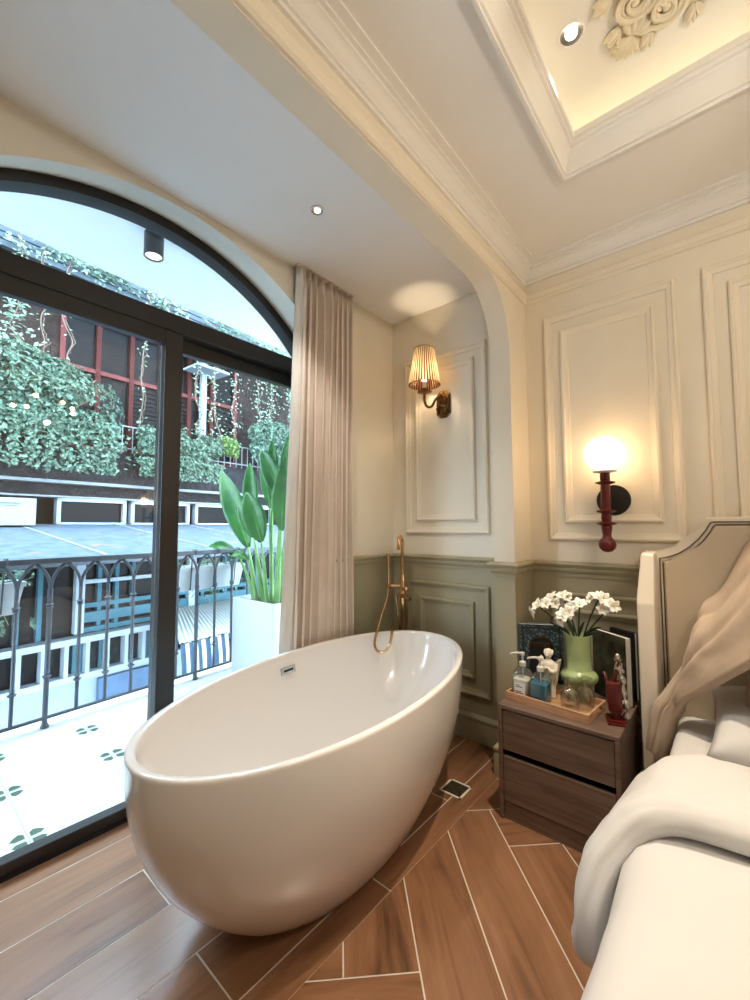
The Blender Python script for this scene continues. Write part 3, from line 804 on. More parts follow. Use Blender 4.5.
# ------------------------------------------------------------ curtain
def curtain():
    r = thing('curtain', 'taupe pleated floor length curtain gathered at the right of the balcony doors', 'curtain', (-1.772, 1.62, 2.68))
    top, bot = 2.694, .012
    xs0 = -1.768
    def fold(s, t):
        p = 2 * PI * (8.2 * s + .26 * sin(7 * s) + .05 * sin(3 * t + 9 * s))
        return p
    rows = []
    N, K = 260, 44
    for j in range(K + 1):
        t = j / K; z = top + (bot - top) * t
        y0 = 1.455 - .075 * t ** 1.2; y1 = 1.845
        row = []
        pin = min(1, t / .05)
        for i in range(N + 1):
            s = i / N; p = fold(s, t)
            amp = (.020 + .013 * pin) * (.8 + .2 * sin(5 * s + 2 * t))
            sh = sin(p) + .28 * sin(2 * p + 1.3)
            y = y0 + (y1 - y0) * s + .014 * cos(p) * pin
            hp = .004 * sin(3.1 * p) * (1 - pin)
            row.append((xs0 + amp * sh * .95 + hp + .003 * sin(9 * t + 14 * s), y, z))
        rows.append(row)
    MB().grid(rows).build('fabric', 'curtain', r, smooth=True, solid=.002)
    rows = []
    for j in range(K + 1):
        t = j / K; z = top + (bot - top) * t
        y1 = 1.466 - .075 * t ** 1.2; w = .045 + .04 * t
        rows.append([(xs0 + .012 * sin(i / 14 * 2.4 + .4) - .018 * (1 - i / 14) + .0025 * sin(23 * t + i), y1 - w * (1 - i / 14), z) for i in range(15)])
    MB().grid(rows).build('lining', 'lining', r, smooth=True, solid=.002)
    MB().box(-1.795, -1.755, 1.42, 1.86, 2.690, 2.697).build('track', 'curtain', r)
curtain()

# ------------------------------------------------------------ nightstand
NX0, NX1, NY0, NY1, NZ = -.825, -.354, 1.79, 2.165, .476
def nightstand():
    r = thing('nightstand', 'dark brown wood two drawer nightstand between the pier and the bed', 'nightstand', ((NX0 + NX1) / 2, (NY0 + NY1) / 2, 0))
    mb = MB(); b = .002
    mb.box(NX0, NX0 + .018, NY0, NY1, 0, NZ - .018, b, 1); mb.box(NX1 - .018, NX1, NY0, NY1, 0, NZ - .018, b, 1)
    mb.box(NX0, NX1, NY0, NY1, NZ - .018, NZ, b, 1); mb.box(NX0 + .018, NX1 - .018, NY1 - .012, NY1 - .002, .01, NZ - .018)
    mb.build('carcass', 'wood_dark', r)
    for z0, z1 in ((.288, .452), (.076, .262)):
        d = MB().box(NX0 + .020, NX1 - .020, NY0 + .004, NY0 + .022, z0, z1, .0025, 2).build('drawer', 'wood_dark', r)
        MB().box(NX0 + .028, NX1 - .028, NY0 + .022, NY1 - .03, z0 + .01, z1 - .03).build('drawer_box', 'dim_inside', d)
    MB().box(NX0 + .018, NX1 - .018, NY0 + .010, NY0 + .024, 0, .072, .001, 1).build('plinth', 'wood_dark', r)
nightstand()

def on_stand():
    z = NZ
    # wooden tray
    cx, cy, w, d, rz = -.632, 1.945, .352, .205, -.09
    r = thing('serving_tray', 'light wooden tray with raised rim holding the soap bottles and glasses on the nightstand', 'tray', (cx, cy, z))
    def R(x, y): return (cx + x * cos(rz) - y * sin(rz), cy + x * sin(rz) + y * cos(rz))
    def rb(mb, x0, x1, y0, y1, z0, z1, bev=.001):
        m_ = R((x0 + x1) / 2, (y0 + y1) / 2); hx, hy = (x1 - x0) / 2, (y1 - y0) / 2
        mb.box(m_[0] - hx, m_[0] + hx, m_[1] - hy, m_[1] + hy, z0, z1, bev, 1, rz)
    mb = MB(); rb(mb, -w / 2 + .009, w / 2 - .009, -d / 2 + .009, d / 2 - .009, z + .001, z + .008, 0); mb.build('tray_base', 'wood_tray', r)
    mb = MB(); h = .036
    rb(mb, -w / 2, w / 2, -d / 2, -d / 2 + .009, z, z + h); rb(mb, -w / 2, w / 2, d / 2 - .009, d / 2, z, z + h)
    mb.build('long_side', 'wood_tray', r)
    for sx in (-1, 1):
        mb = MB(); xa = sx * (w / 2 - .009); x0, x1 = min(xa, sx * w / 2), max(xa, sx * w / 2)
        rb(mb, x0, x1, -d / 2 + .009, d / 2 - .009, z, z + .014); rb(mb, x0, x1, -d / 2 + .009, -.045, z + .014, z + h); rb(mb, x0, x1, .045, d / 2 - .009, z + .014, z + h); rb(mb, x0, x1, -.045, .045, z + .028, z + h)
        mb.build('handle_side', 'wood_tray', r)
    zt = z + .0085
    # soap pump bottles
    def bottle(x, y, liquid, label, hl, lab):
        b = thing('soap_bottle', label, 'bottle', (x, y, zt), None, -.05)
        def rr(s, zz, n=6, k=.011):
            q = []
            for qx, qy, a0 in ((1, 1, 0), (-1, 1, PI / 2), (-1, -1, PI), (1, -1, 3 * PI / 2)):
                for i in range(n):
                    a = a0 + PI / 2 * i / (n - 1); q.append((x + qx * (s - k) + k * cos(a), y + qy * (s - k) + k * sin(a), zz))
            return q
        def circ(rad, zz): return [(x + rad * cos(PI / 4 + 2 * PI * (i - 2.5) / 24), y + rad * sin(PI / 4 + 2 * PI * (i - 2.5) / 24), zz) for i in range(24)]
        s = .038
        mb = MB(); mb.rings([rr(s - .004, zt), rr(s, zt + .004), rr(s, zt + .090), rr(s - .004, zt + .106), circ(.028, zt + .120), circ(.017, zt + .128), circ(.0125, zt + .131), circ(.0125, zt + .138)])
        mb.build('flask', 'bottle_glass', b, smooth=True, auto=40)
        mb = MB(); mb.rings([rr(s - .004, zt + .005), rr(s - .003, zt + .007), rr(s - .003, zt + hl), rr(s - .006, zt + hl + .0005)])
        mb.build('liquid', liquid, b, smooth=True, auto=40)
        if lab:
            mb = MB(); mb.box(x - .024, x + .024, y - s - .0012, y - s - .0002, zt + .014, zt + .066); lb = mb.build('label', 'label_white', b)
            mb = MB()
            for k, (dz, wd) in enumerate(((.054, .018), (.047, .030), (.028, .026), (.021, .034))): mb.box(x - .019, x - .019 + wd, y - s - .0018, y - s - .0012, zt + dz, zt + dz + .003)
            mb.build('print', 'ink', lb)
        p = MB().lathe([(.0145, zt + .132), (.0145, zt + .150), (.008, zt + .154), (.0045, zt + .156), (.0045, zt + .178), (.010, zt + .180), (.010, zt + .192), (.004, zt + .194)], (x, y, 0), 20).build('pump', 'plastic_clear', b, smooth=True, auto=40)
        MB().tube([(x, y, zt + .187), (x - .022, y - .012, zt + .189), (x - .042, y - .022, zt + .186), (x - .047, y - .025, zt + .181)], [.0055, .005, .0042, .004], 10).build('nozzle', 'plastic_clear', p, smooth=True)
        MB().tube([(x, y, zt + .124), (x + .004, y, zt + .012)], .0022, 8).build('dip_tube', 'plastic_clear', b, smooth=True)
    bottle(-.762, 1.925, 'liquid_white', 'clear pump bottle of white soap with printed label, left end of tray', .078, True)
    bottle(-.676, 1.905, 'liquid_blue', 'clear pump bottle of bright blue soap on the wooden tray', .084, False)
    # drinking glasses turned upside down
    def tumbler(x, y, label):
        b = thing('drinking_glass', label, 'glass', (x, y, zt), 'upturned glasses on the tray')
        pr = [(.032, zt), (.036, zt + .02), (.0385, zt + .045), (.036, zt + .068), (.026, zt + .086), (.010, zt + .094), (.005, zt + .100), (.005, zt + .112)]
        inn = [(.030, zt), (.0342, zt + .02), (.0367, zt + .045), (.0342, zt + .067), (.024, zt + .084), (.001, zt + .090)]
        MB().lathe(pr, (x, y, 0), 32, caps=False).build('bowl', 'tumbler', b, smooth=True)
        MB().lathe([(.0052, zt + .110), (.012, zt + .118), (.030, zt + .1225), (.031, zt + .125), (.0, zt + .1255)], (x, y, 0), 32, caps=False).build('foot', 'tumbler', b, smooth=True, auto=40)
    tumbler(-.556, 1.905, 'upturned clear stemmed glass on the tray, the one nearer its front rim')
    tumbler(-.512, 1.962, 'upturned clear stemmed glass on the tray, the one nearer the green vase')
    # angel
    x, y = -.668, 1.992
    a = thing('angel_figurine', 'small white praying angel figurine standing on the tray behind the blue soap bottle', 'figurine', (x, y, zt))
    mb = MB(); mb.lathe([(.0, zt), (.030, zt), (.031, zt + .006), (.026, zt + .012), (.024, zt + .03), (.0225, zt + .07), (.023, zt + .10), (.027, zt + .125), (.030, zt + .142), (.022, zt + .158), (.010, zt + .166), (.009, zt + .174)], (x, y, 0), 26, .95, .8)
    for k in (-1, 1):
        mb.tube(smooth_path([(x + k * .027, y - .002, zt + .150), (x + k * .033, y - .012, zt + .125), (x + k * .018, y - .024, zt + .118), (x + k * .003, y - .029, zt + .136)], 5), [.011, .011, .0115, .0115, .011, .011, .0105, .010, .0095, .009, .009, .008, .0075, .007, .006, .005], 10)
        for q in range(5):
            mb.tube([(x + k * (.006 + .006 * q), y - .018 + .0022 * q, zt + .11 - .01 * q), (x + k * (.008 + .005 * q), y - .019 + .002 * q, zt + .03), (x + k * (.009 + .005 * q), y - .021 + .002 * q, zt + .006)], [.002, .0035, .004], 6)
    mb.build('robed_body', 'angel', a, smooth=True, auto=60)
    mb = MB(); mb.sphere((x, y - .004, zt + .188), .017, 16, 12, (.92, .95, 1.12)); mb.sphere((x, y - .021, zt + .185), .0035, 8, 6); mb.build('head', 'angel', a, smooth=True)
    mb = MB()
    for k in range(16):
        t = k / 16 * 2 * PI
        mb.sphere((x + .0155 * cos(t), y + .001 + .0145 * sin(t) * (1 if sin(t) > 0 else .55), zt + .196 + .005 * sin(3 * t)), .0066, 8, 6)
    mb.sphere((x, y, zt + .203), .0145, 12, 8, (1, 1, .6)); mb.build('hair', 'angel', a, smooth=True)
    for k in (-1, 1):
        rows = []
        for i in range(9):
            t = i / 8
            rows.append([(x + k * (.012 + .036 * s * (1 - .65 * t) + .004 * sin(6 * s)), y + .020 + .006 * s + .004 * sin(s * 9), zt + .148 - .10 * t + .020 * s * (1 - t)) for s in [j / 8 for j in range(9)]])
        MB().grid(rows).build('wing', 'angel', a, smooth=True, solid=.004)
    # books
    def book(x, y, ang, w, h, t, cover, label, spine, deco=None):
        # stands upright; local x along the cover, local -y the front cover
        b = thing('book', label, 'book', (x, y, z), None, ang)
        mt = Matrix.Translation((x, y, z)) @ Matrix.Rotation(ang, 4, 'Z')
        def part(mb, n, m, par): mb.b.transform(mt); return mb.build(n, m, par)
        part(MB().box(.003, w - .004, .003, t - .003, .004, h - .004), 'pages', 'pages', b)
        c = part(MB().box(0, w, 0, .003, 0, h, .0006, 1), 'front_cover', cover, b)
        part(MB().box(0, w, t - .003, t, 0, h, .0006, 1), 'back_cover', spine, b)
        part(MB().box(-.002, .0025, 0, t, 0, h, .001, 1), 'spine', spine, b)
        if deco: deco(part, c)
    def deco1(part, c):
        mb = MB(); w, h = .205, .285
        mb.box(.012, w - .012, -.0016, .0002, .012, h - .012)
        part(mb, 'dark_border', 'book_black', c)
        mb = MB(); mb.box(.020, w - .020, -.0022, -.0014, .020, h - .020); part(mb, 'ornament_field', 'cover_teal', c)
        n = 20; arcp = [(.045, .03), (.045, .17)] + [(w / 2 - (w / 2 - .045) * cos(PI * k / n), .17 + .06 * sin(PI * k / n)) for k in range(1, n)] + [(w - .045, .17), (w - .045, .03)]
        mb = MB(); mb.prism(arcp, 1, -.0030, -.0020); part(mb, 'dark_arch', 'book_black', c)
        mb = MB()
        pts = [(w / 2 - (w / 2 - .05) * cos(PI * k / n), -.0034, .17 + .055 * sin(PI * k / n)) for k in range(n + 1)]
        mb.tube(pts, .0035, 6)
        for q in range(5):
            cxx = .07 + .0165 * q; mb.tube([(cxx + .008 * cos(k * .6) * (1 - k / 18), -.0034, .185 + .013 * sin(k * .6) * (1 - k / 18)) for k in range(15)], .0014, 5)
        part(mb, 'gilt_scrollwork', 'bronze', c)
    book(-.846, 2.105, .50, .205, .285, .034, 'cover_teal', 'upright book with dark ornamental cover and blue spine, left of the green vase', 'book_blue', deco1)
    book(-.532, 2.200, -.62, .188, .293, .034, 'cover_olive', 'upright large book with dark olive cover and pale pages, right of the green vase', 'book_black')
    book(-.470, 2.255, -.50, .125, .298, .02, 'book_black', 'thin book with white page edges standing behind the dark olive book', 'book_black')
    # green vase
    x, y = -.556, 2.050
    MBv = MB().lathe([(.0, z), (.046, z), (.050, z + .004), (.051, z + .06), (.055, z + .082), (.070, z + .092), (.077, z + .104), (.077, z + .116), (.070, z + .127), (.056, z + .134), (.050, z + .142), (.0495, z + .20), (.051, z + .275), (.0515, z + .290), (.049, z + .291), (.047, z + .285), (.046, z + .15), (.0, z + .14)], (x, y, 0), 48, caps=False)
    tag(MBv.build('vase', 'vase_green', None, smooth=True, auto=60, loc=(x, y, z)), 'green ceramic vase with a bulging ring, holding white flowers on the nightstand', 'vase')
    # flowers
    def lily(tip, side, label, two=None, leaf=None):
        st = thing('flower_stem', label, 'flower', (x + side[0] * .3, y + side[1] * .3, z + .15), 'white flowers in the green vase')
        m0 = Vector((x + side[0], y + side[1], z + .288)); tip = Vector(tip)
        base = Vector((x - side[0] * .4, y - side[1] * .4, z + .16))
        mid = m0.lerp(tip, .5) + Vector((0, 0, .008))
        pth = smooth_path([base, m0, mid, tip], 6)
        MB().tube(pth, .0034, 8).build('stem', 'leaf_dark', st, smooth=True)
        def bloom(c, d, R, seed):
            rnd = random.Random(seed); d = Vector(d).normalized(); u = d.orthogonal().normalized(); w = d.cross(u)
            mb = MB()
            for k in range(6):
                a = k * PI / 3 + rnd.random() * .3; ln = R * (.9 + .25 * rnd.random()); op = .75 + .35 * rnd.random()
                rows = []
                for i in range(6):
                    t = i / 5; wd = ln * .30 * sin(PI * (.10 + .88 * t)) + .0008
                    o = u * cos(a) + w * sin(a); sd = -u * sin(a) + w * cos(a)
                    cc = c + d * (ln * (t * .75 - .35 * t * t * op)) + o * (ln * op * t ** 1.3 * .8)
                    rows.append([cc + sd * wd * s + d * (abs(s) * .12 * wd * 2) for s in (-1, -.5, 0, .5, 1)])
                mb.grid(rows)
            bl = mb.build('blossom', 'petal', st, smooth=True, solid=.0009)
            mb = MB()
            for k in range(3):
                a = k * 2.1; mb.tube([c, c + d * R * .5 + (u * cos(a) + w * sin(a)) * R * .14], [.0009, .0016], 6)
            mb.build('stamens', 'petal_heart', bl, smooth=True)
        bloom(tip, tip - mid + Vector((0, -.05, .01)), .046, len(label))
        for q, (o, dd, R) in enumerate(two or []): bloom(tip + Vector(o), dd, R * 1.22, len(label) + q * 7 + 1)
        if leaf:
            rows = []; L = Vector(leaf)
            for i in range(9):
                t = i / 8; cc = m0 + L * t + Vector((0, 0, -.03 * t * t)); wd = .0065 * sin(PI * (.2 + .78 * t)); sd = L.cross(Vector((0, 1, .2))).normalized()
                rows.append([cc - sd * wd, cc + Vector((0, .002, 0)), cc + sd * wd])
            MB().grid(rows).build('leaf', 'leaf_dark', st, smooth=True, solid=.0012)
    lily((-.716, 2.03, z + .395), (-.034, -.008), 'white flower leaning furthest left out of the green vase', [((-.018, -.01, -.022), (-.7, -.6, -.3), .030), ((.035, .0, .012), (-.2, -.8, .6), .030)], (-.09, -.01, .07))
    lily((-.668, 2.06, z + .428), (-.026, .012), 'white flower above the ornamental book, second from the left in the vase', [((.022, -.012, -.012), (.1, -1, .2), .030), ((-.03, -.01, -.022), (-.5, -1, .1), .028)])
    lily((-.622, 2.08, z + .440), (-.014, .022), 'tall white flower at the top left of the bunch', [((.018, -.01, .004), (.4, -.8, .5), .028)], (-.06, .01, .10))
    lily((-.592, 1.99, z + .375), (-.006, -.03), 'low white flower hanging over the front rim of the vase', [((-.012, -.004, -.012), (-.4, -1, -.2), .030), ((.016, -.004, .014), (.4, -1, .3), .032)])
    lily((-.540, 2.03, z + .418), (.008, -.02), 'white flower straight above the middle of the vase', [((-.02, -.01, -.005), (-.4, -1, .2), .032)], (.03, -.01, .10))
    lily((-.470, 2.06, z + .452), (.024, .004), 'white flower above the dark olive book, left of the last one', [((-.024, 0, -.002), (-.6, -.7, .5), .030), ((.02, -.008, .006), (.5, -.8, .4), .030)], (.075, -.01, .08))
    lily((-.424, 2.05, z + .425), (.034, -.006), 'white flower leaning furthest right out of the green vase', [((.012, -.01, .006), (.7, -.7, .2), .032), ((-.022, -.006, -.010), (0, -1, .1), .028)], (.06, .01, .05))
    # red and silver ornament
    x, y, rz = -.392, 1.925, .35
    o = thing('red_ornament', 'small dark red upright ornament with silver figure on a stepped square base', 'ornament', (x, y, z))
    mb = MB(); mb.box(x - .033, x + .033, y - .043, y + .043, z, z + .010, .002, 2, rz); mb.box(x - .028, x + .028, y - .036, y + .036, z + .010, z + .018, .003, 2, rz); mb.build('base', 'ornament_red', o, smooth=True, auto=40)
    mb = MB()
    def rrect(hw, hd, zz, dx, k=.010, n=5):
        q = []
        for sx, sy, a0 in ((1, 1, 0), (-1, 1, PI / 2), (-1, -1, PI), (1, -1, 3 * PI / 2)):
            for i in range(n):
                a = a0 + PI / 2 * i / (n - 1); lx, ly = sx * (hw - k) + k * cos(a) + dx, sy * (hd - k) + k * sin(a) - .012
                q.append((x + lx * cos(rz) - ly * sin(rz), y + lx * sin(rz) + ly * cos(rz), zz))
        return q
    mb.rings([rrect(.014, .014, z + .018, 0, .009), rrect(.016, .016, z + .038, 0), rrect(.025, .020, z + .050, -.002), rrect(.026, .021, z + .062, -.003), rrect(.026, .021, z + .145, -.006), rrect(.024, .019, z + .156, -.006), rrect(.016, .013, z + .160, -.006, .008)])
    mb.build('body', 'ornament_red', o, smooth=True, auto=45)
    mb = MB(); rnd = random.Random(4)
    px_, py_ = x + .022, y + .012
    spine = smooth_path([(px_ + .012, py_, z + .018), (px_ + .016, py_ - .004, z + .06), (px_ + .004, py_, z + .11), (px_ + .002, py_, z + .16), (px_ - .008, py_, z + .205), (px_ - .010, py_, z + .245)], 6)
    mb.tube(spine, [.012 + .004 * sin(k * 1.1) for k in range(len(spine))], 10)
    for k in range(26):
        p = spine[rnd.randrange(len(spine))]; mb.sphere(tuple(p + Vector((rnd.uniform(-.012, .012), rnd.uniform(-.012, .012), rnd.uniform(-.006, .006)))), rnd.uniform(.004, .008), 8, 6, (1, 1, rnd.uniform(.8, 1.6)))
    mb.sphere((px_ - .010, py_, z + .252), .011, 12, 8, (.9, 1, 1.2))
    mb.build('silver_figure', 'silver', o, smooth=True, auto=60)
    mb = MB(); mb.tube(smooth_path([(x - .004, y - .006, z + .158), (x + .006, y, z + .19), (px_ - .004, py_ - .006, z + .235)], 6), .005, 8); mb.tube(smooth_path([(x - .02, y - .02, z + .15), (x - .03, y - .01, z + .175), (x - .036, y + .0, z + .185)], 5), .006, 8)
    mb.build('handle', 'ornament_red', o, smooth=True)
on_stand()

# ------------------------------------------------------------ bed
BX0, BX1 = -.205, 1.445
def bed():
    r = thing('bed', 'double bed with cream winged headboard and dark piping beside the nightstand', 'bed', ((BX0 + BX1) / 2, 1.2, 0))
    cx = (BX0 + BX1) / 2
    L = [(-.300, .06), (-.300, 1.138), (-.262, 1.143), (-.232, 1.150), (-.200, 1.162), (-.165, 1.182), (-.135, 1.208), (-.112, 1.238), (-.096, 1.266), (-.086, 1.286)]
    full = L + [(2 * cx - a, b) for a, b in L[::-1]]
    t = MB(); t.prism(full, 1, 2.165, 2.285); bmesh.ops.bevel(t.b, geom=[e for e in t.b.edges if abs(e.verts[0].co.y - e.verts[1].co.y) < 1e-6], offset=.012, segments=3, affect='EDGES', profile=.5, clamp_overlap=True)
    t.build('headboard', 'hb_leather', r, smooth=True, auto=40)
    I = [(-.235, .30), (-.235, 1.098), (-.200, 1.106), (-.165, 1.122), (-.130, 1.148), (-.098, 1.182), (-.075, 1.216), (-.060, 1.246), (-.055, 1.250)]
    inner = I + [(2 * cx - a, b) for a, b in I[::-1]]
    t = MB(); t.prism(inner, 1, 2.153, 2.17); bmesh.ops.bevel(t.b, geom=[e for e in t.b.edges if abs(e.verts[0].co.y - e.verts[1].co.y) < 1e-6 and e.verts[0].co.y < 2.16], offset=.008, segments=3, affect='EDGES', profile=.5)
    t.build('padded_panel', 'hb_fabric', r, smooth=True, auto=40)
    p3 = [(a, 2.158, b) for a, b in inner]
    mb = MB()
    for e in (.004, .015): mb.tube([(a + (-e if a < cx else e), 2.159 + .2 * e, b + e) for a, _, b in p3], .0024, 6)
    mb.build('piping', 'hb_nail', r, smooth=True)
    for s in (0, 1):
        def X(v): return v if s == 0 else 2 * cx - v
        prof = [(2.285, .03), (2.025, .03), (2.020, .05), (2.020, .935), (2.026, .955), (2.068, 1.128), (2.078, 1.138), (2.285, 1.140)]
        mb = MB(); t = bmesh.new()
        def off(y): return -.055 * (y - 2.02) / .265 if y > 2.02 else 0
        A = [t.verts.new((X(-.318 + off(y) + (0 if z < .96 else .016 - .75 * off(y))), y, z)) for y, z in prof]; B = [t.verts.new((X(-.258), y, z)) for y, z in prof]
        t.faces.new(A); t.faces.new(B[::-1])
        for i in range(len(prof)): t.faces.new((A[i], B[i], B[(i + 1) % len(prof)], A[(i + 1) % len(prof)]))
        bmesh.ops.recalc_face_normals(t, faces=t.faces)
        bmesh.ops.bevel(t, geom=[e for e in t.edges if abs(e.verts[0].co.x - e.verts[1].co.x) < .03 or 1], offset=.007, segments=3, affect='EDGES', profile=.5, clamp_overlap=True)
        mb.add(t); mb.build('side_wing', 'hb_leather', r, smooth=True, auto=35)
    MB().box(BX0 + .01, BX1 - .01, .20, 2.16, .06, .26, .01).build('base_frame', 'hb_fabric', r)
    for x in (BX0 + .06, BX1 - .06):
        for y in (.27, 2.08): MB().lathe([(.02, 0), (.026, .06)], (x, y, 0), 16).build('leg', 'wood_dark', r, smooth=True, auto=40)
    t = MB().box(BX0, BX1, .17, 2.148, .262, .500, .045, 5)
    tag(t.build('mattress', 'sheet_white', None, smooth=True, auto=60, loc=(cx, 1.16, .262)), 'mattress in a smooth white fitted sheet on the bed', 'mattress')

    # duvet: covers the lower two thirds and hangs over the side
    def N(x, y, z, s): return noise.noise(Vector((x * s, y * s, z * s)))
    sec = []
    for a, b in ((-.250, .10), (-.244, .20), (-.238, .30), (-.232, .38), (-.226, .44), (-.214, .485), (-.194, .513), (-.164, .527), (-.12, .532)): sec.append((a, b))
    for k in range(1, 34): sec.append((-.12 + k * (1.36 / 34 + .0)  , .534))
    sec2 = sec + [(2 * cx - a, b) for a, b in sec[:9][::-1]]
    rows = []
    for j in range(60):
        t = j / 59; y = .14 + t * 1.20
        row = []
        for a, b in sec2:
            side = b < .50
            w = .010 * N(a, y, b, 3.1) + .008 * N(a, y, b + 3, 8)
            hang = (.52 - b) / .42 if side else 0
            sx = (-1 if a < cx else 1)
            xx = a + sx * (.025 * N(y * 1.0, 1.3, .2, 4.2) * hang + w * .6 * (1 if side else .2))
            zz = b + (w if not side else .3 * w) 
            row.append((xx, y + .01 * N(a, 2, b, 2), zz))
        rows.append(row)
    # foot end drops over the mattress end
    foot = []
    for k, (dy, dz) in enumerate(((-.055, -.42), (-.05, -.28), (-.045, -.14), (-.03, -.05))):
        foot.append([(p[0], .14 + dy, max(.09, p[2] + dz)) for p in rows[0]])
    du = MB().grid(foot + rows); 
    duv = du.build('duvet', 'soft_white', None, smooth=True, solid=.018, loc=(cx, .75, .5)); tag(duv, 'white duvet on the bed, its upper end turned back in a thick fold', 'duvet')

    # the folded back end of the duvet: a thick soft roll that hangs over the bed side
    path = [(1.70, .30, 1.24, .12), (1.66, .42, 1.28, .15), (1.56, .52, 1.36, .175), (1.40, .567, 1.40, .19), (1.0, .570, 1.41, .19), (.6, .572, 1.405, .19), (.3, .574, 1.40, .19), (.1, .576, 1.395, .19), (-.04, .578, 1.385, .188), (-.12, .574, 1.372, .185),
            (-.165, .560, 1.352, .18), (-.210, .532, 1.318, .176), (-.246, .488, 1.275, .172), (-.268, .435, 1.235, .168), (-.279, .375, 1.210, .165), (-.284, .315, 1.200, .155), (-.285, .265, 1.206, .13), (-.285, .235, 1.212, .10)]
    pp = smooth_path([(a, c, b) for a, b, c, w in path], 5); ww = [v.x for v in smooth_path([(w, 0, 0) for a, b, c, w in path], 5)]
    rs = []; n = 44
    for i, p in enumerate(pp):
        d = (pp[min(i + 1, len(pp) - 1)] - pp[max(i - 1, 0)]); nx, nz = d.z, -d.x
        l = math.hypot(nx, nz); nx, nz = nx / l, nz / l
        if nz < 0 and abs(nz) > .3: nx, nz = -nx, -nz
        if p.x < -.2 and nx > 0: nx, nz = -nx, -nz
        if p.x > 1.5 and nx < 0: nx, nz = -nx, -nz
        th = .043
        if i > len(pp) - 6: th *= max(.25, (len(pp) - 1 - i) / 6)
        ring = []
        for k in range(n):
            a = 2 * PI * k / n; c, s = cos(a), sin(a)
            c2 = math.copysign(abs(c) ** .8, c); s2 = math.copysign(abs(s) ** .8, s)
            y = p.y + ww[i] * c2
            hgt = th * s2 * (1.0 + .35 * (-c2 if s > 0 else 0))
            cr = .013 * N(p.x, y, p.z, 6) + .012 * N(p.x * 2.0, y * .5, p.z * 1.6 + 4, 8) + .006 * N(p.x, y, p.z + 7 + s, 19)
            hgt += cr * (1 if s > 0 else .15)
            ring.append((p.x + nx * hgt, y + .012 * N(p.x, 3, s, 5), p.z + nz * hgt))
        rs.append(ring)
    MB().rings(rs).build('turned_back_end', 'soft_white', duv, smooth=True)['label'] = 'thick turned back end'

    # pillows
    def pillow(name, c, sx, sy, sz, rot, m, label, seed):
        U, V = 30, 20; mtx = Matrix.Translation(c) @ rot
        def side(sg):
            rows = []
            for j in range(V + 1):
                v = -1 + 2 * j / V; row = []
                for i in range(U + 1):
                    u = -1 + 2 * i / U
                    e = max(0, (1 - u ** 4) * (1 - v ** 4)) ** .55
                    px = u * sx * (1 - .06 * (1 - v * v)) ; py = v * sy * (1 - .07 * (1 - u * u))
                    h = sz * e + (.012 * N(px + seed, py, sg, 7) + .006 * N(px * 2, py * 2 + seed, sg, 14)) * min(1, e * 2)
                    row.append(mtx @ Vector((px, py, sg * h)))
                rows.append(row)
            return rows
        mb = MB(); mb.grid(side(1)); mb.grid(side(-1)); bmesh.ops.remove_doubles(mb.b, verts=mb.b.verts, dist=1e-4)
        o = mb.build(name, m, None, smooth=True, loc=tuple(c)); tag(o, label, 'pillow', 'pillows on the bed')
        return o
    RX = lambda a: Matrix.Rotation(math.radians(a), 4, 'X'); RZ = lambda a: Matrix.Rotation(math.radians(a), 4, 'Z')
    p = pillow('pillow', Vector((.245, 1.925, .575)), .345, .205, .085, RX(14), 'soft_white', 'white pillow lying flat on the mattress, its corner showing under the beige throw', 1)
    p = pillow('pillow', Vector((.32, 1.985, .775)), .33, .21, .07, RX(66), 'throw', 'beige pillow leaning on the headboard under the beige throw', 2)
    p = pillow('pillow', Vector((1.06, 1.93, .575)), .34, .21, .085, RX(14), 'soft_white', 'white pillow lying on the far half of the bed', 3)

    # beige throw: over the headboard and the leaning pillow, one end trailing down the wing
    E1 = [(.62, 2.13, 1.305), (.40, 2.135, 1.312), (.25, 2.14, 1.310), (.115, 2.125, 1.300), (.041, 2.11, 1.197), (-.047, 2.09, 1.013), (-.106, 2.07, .949), (-.128, 2.06, .849), (-.152, 2.03, .753), (-.236, 2.0, .615), (-.273, 1.99, .556), (-.293, 1.985, .453), (-.302, 1.985, .382)]
    E2 = [(.62, 1.64, .90), (.45, 1.63, .93), (.25, 1.65, .945), (.11, 1.69, .925), (.02, 1.765, .815), (-.046, 1.83, .738), (-.103, 1.88, .676), (-.149, 1.915, .628), (-.178, 1.935, .590), (-.190, 1.945, .566), (-.212, 1.955, .530), (-.232, 1.962, .438), (-.256, 1.97, .366)]
    a = smooth_path(E1, 8); b = smooth_path(E2, 8); rows = []
    for i, (p, q) in enumerate(zip(a, b)):
        w = (p - q).length; row = []; f = i * .042; g = min(1, w / .22)
        for k in range(41):
            s = k / 40; c = p.lerp(q, s)
            d = (q - p).normalized(); nn = Vector((-.45, -.75, .35)).normalized(); nn = (nn - d * nn.dot(d)).normalized()
            bul = sin(PI * min(1, s * 1.02)) * min(.05, w * .16)
            band = .024 * g * max(0, min(1, (s - .66) / .06))                       # thick turned hem along the lower edge
            cre = abs(sin(s * 6.2 + f * .9 + 1.0 * N(f * .7, s, 0, 1.4)))
            wr = .020 * g * (1 - cre) ** 2 * (1 if s < .66 else .3) + (.014 * N(f * .8, s * 2.6, 1.7, 2.4) + .003 * N(f * 2, s * 6, 4.2, 3)) * g
            row.append(c + nn * (bul + band - wr * sin(PI * min(1, .12 + s * .88)) ** .5))
        e = row[-1]; row.append(e + Vector((.006, .012, -.016))); row.append(e + Vector((.024, .045, -.012)))
        rows.append(row)
    tag(MB().grid(rows).build('throw_blanket', 'throw', None, smooth=True, solid=.006, sub=1, loc=(.2, 1.95, .6)), 'beige throw draped over the headboard and pillow, trailing beside the nightstand', 'blanket')
bed()

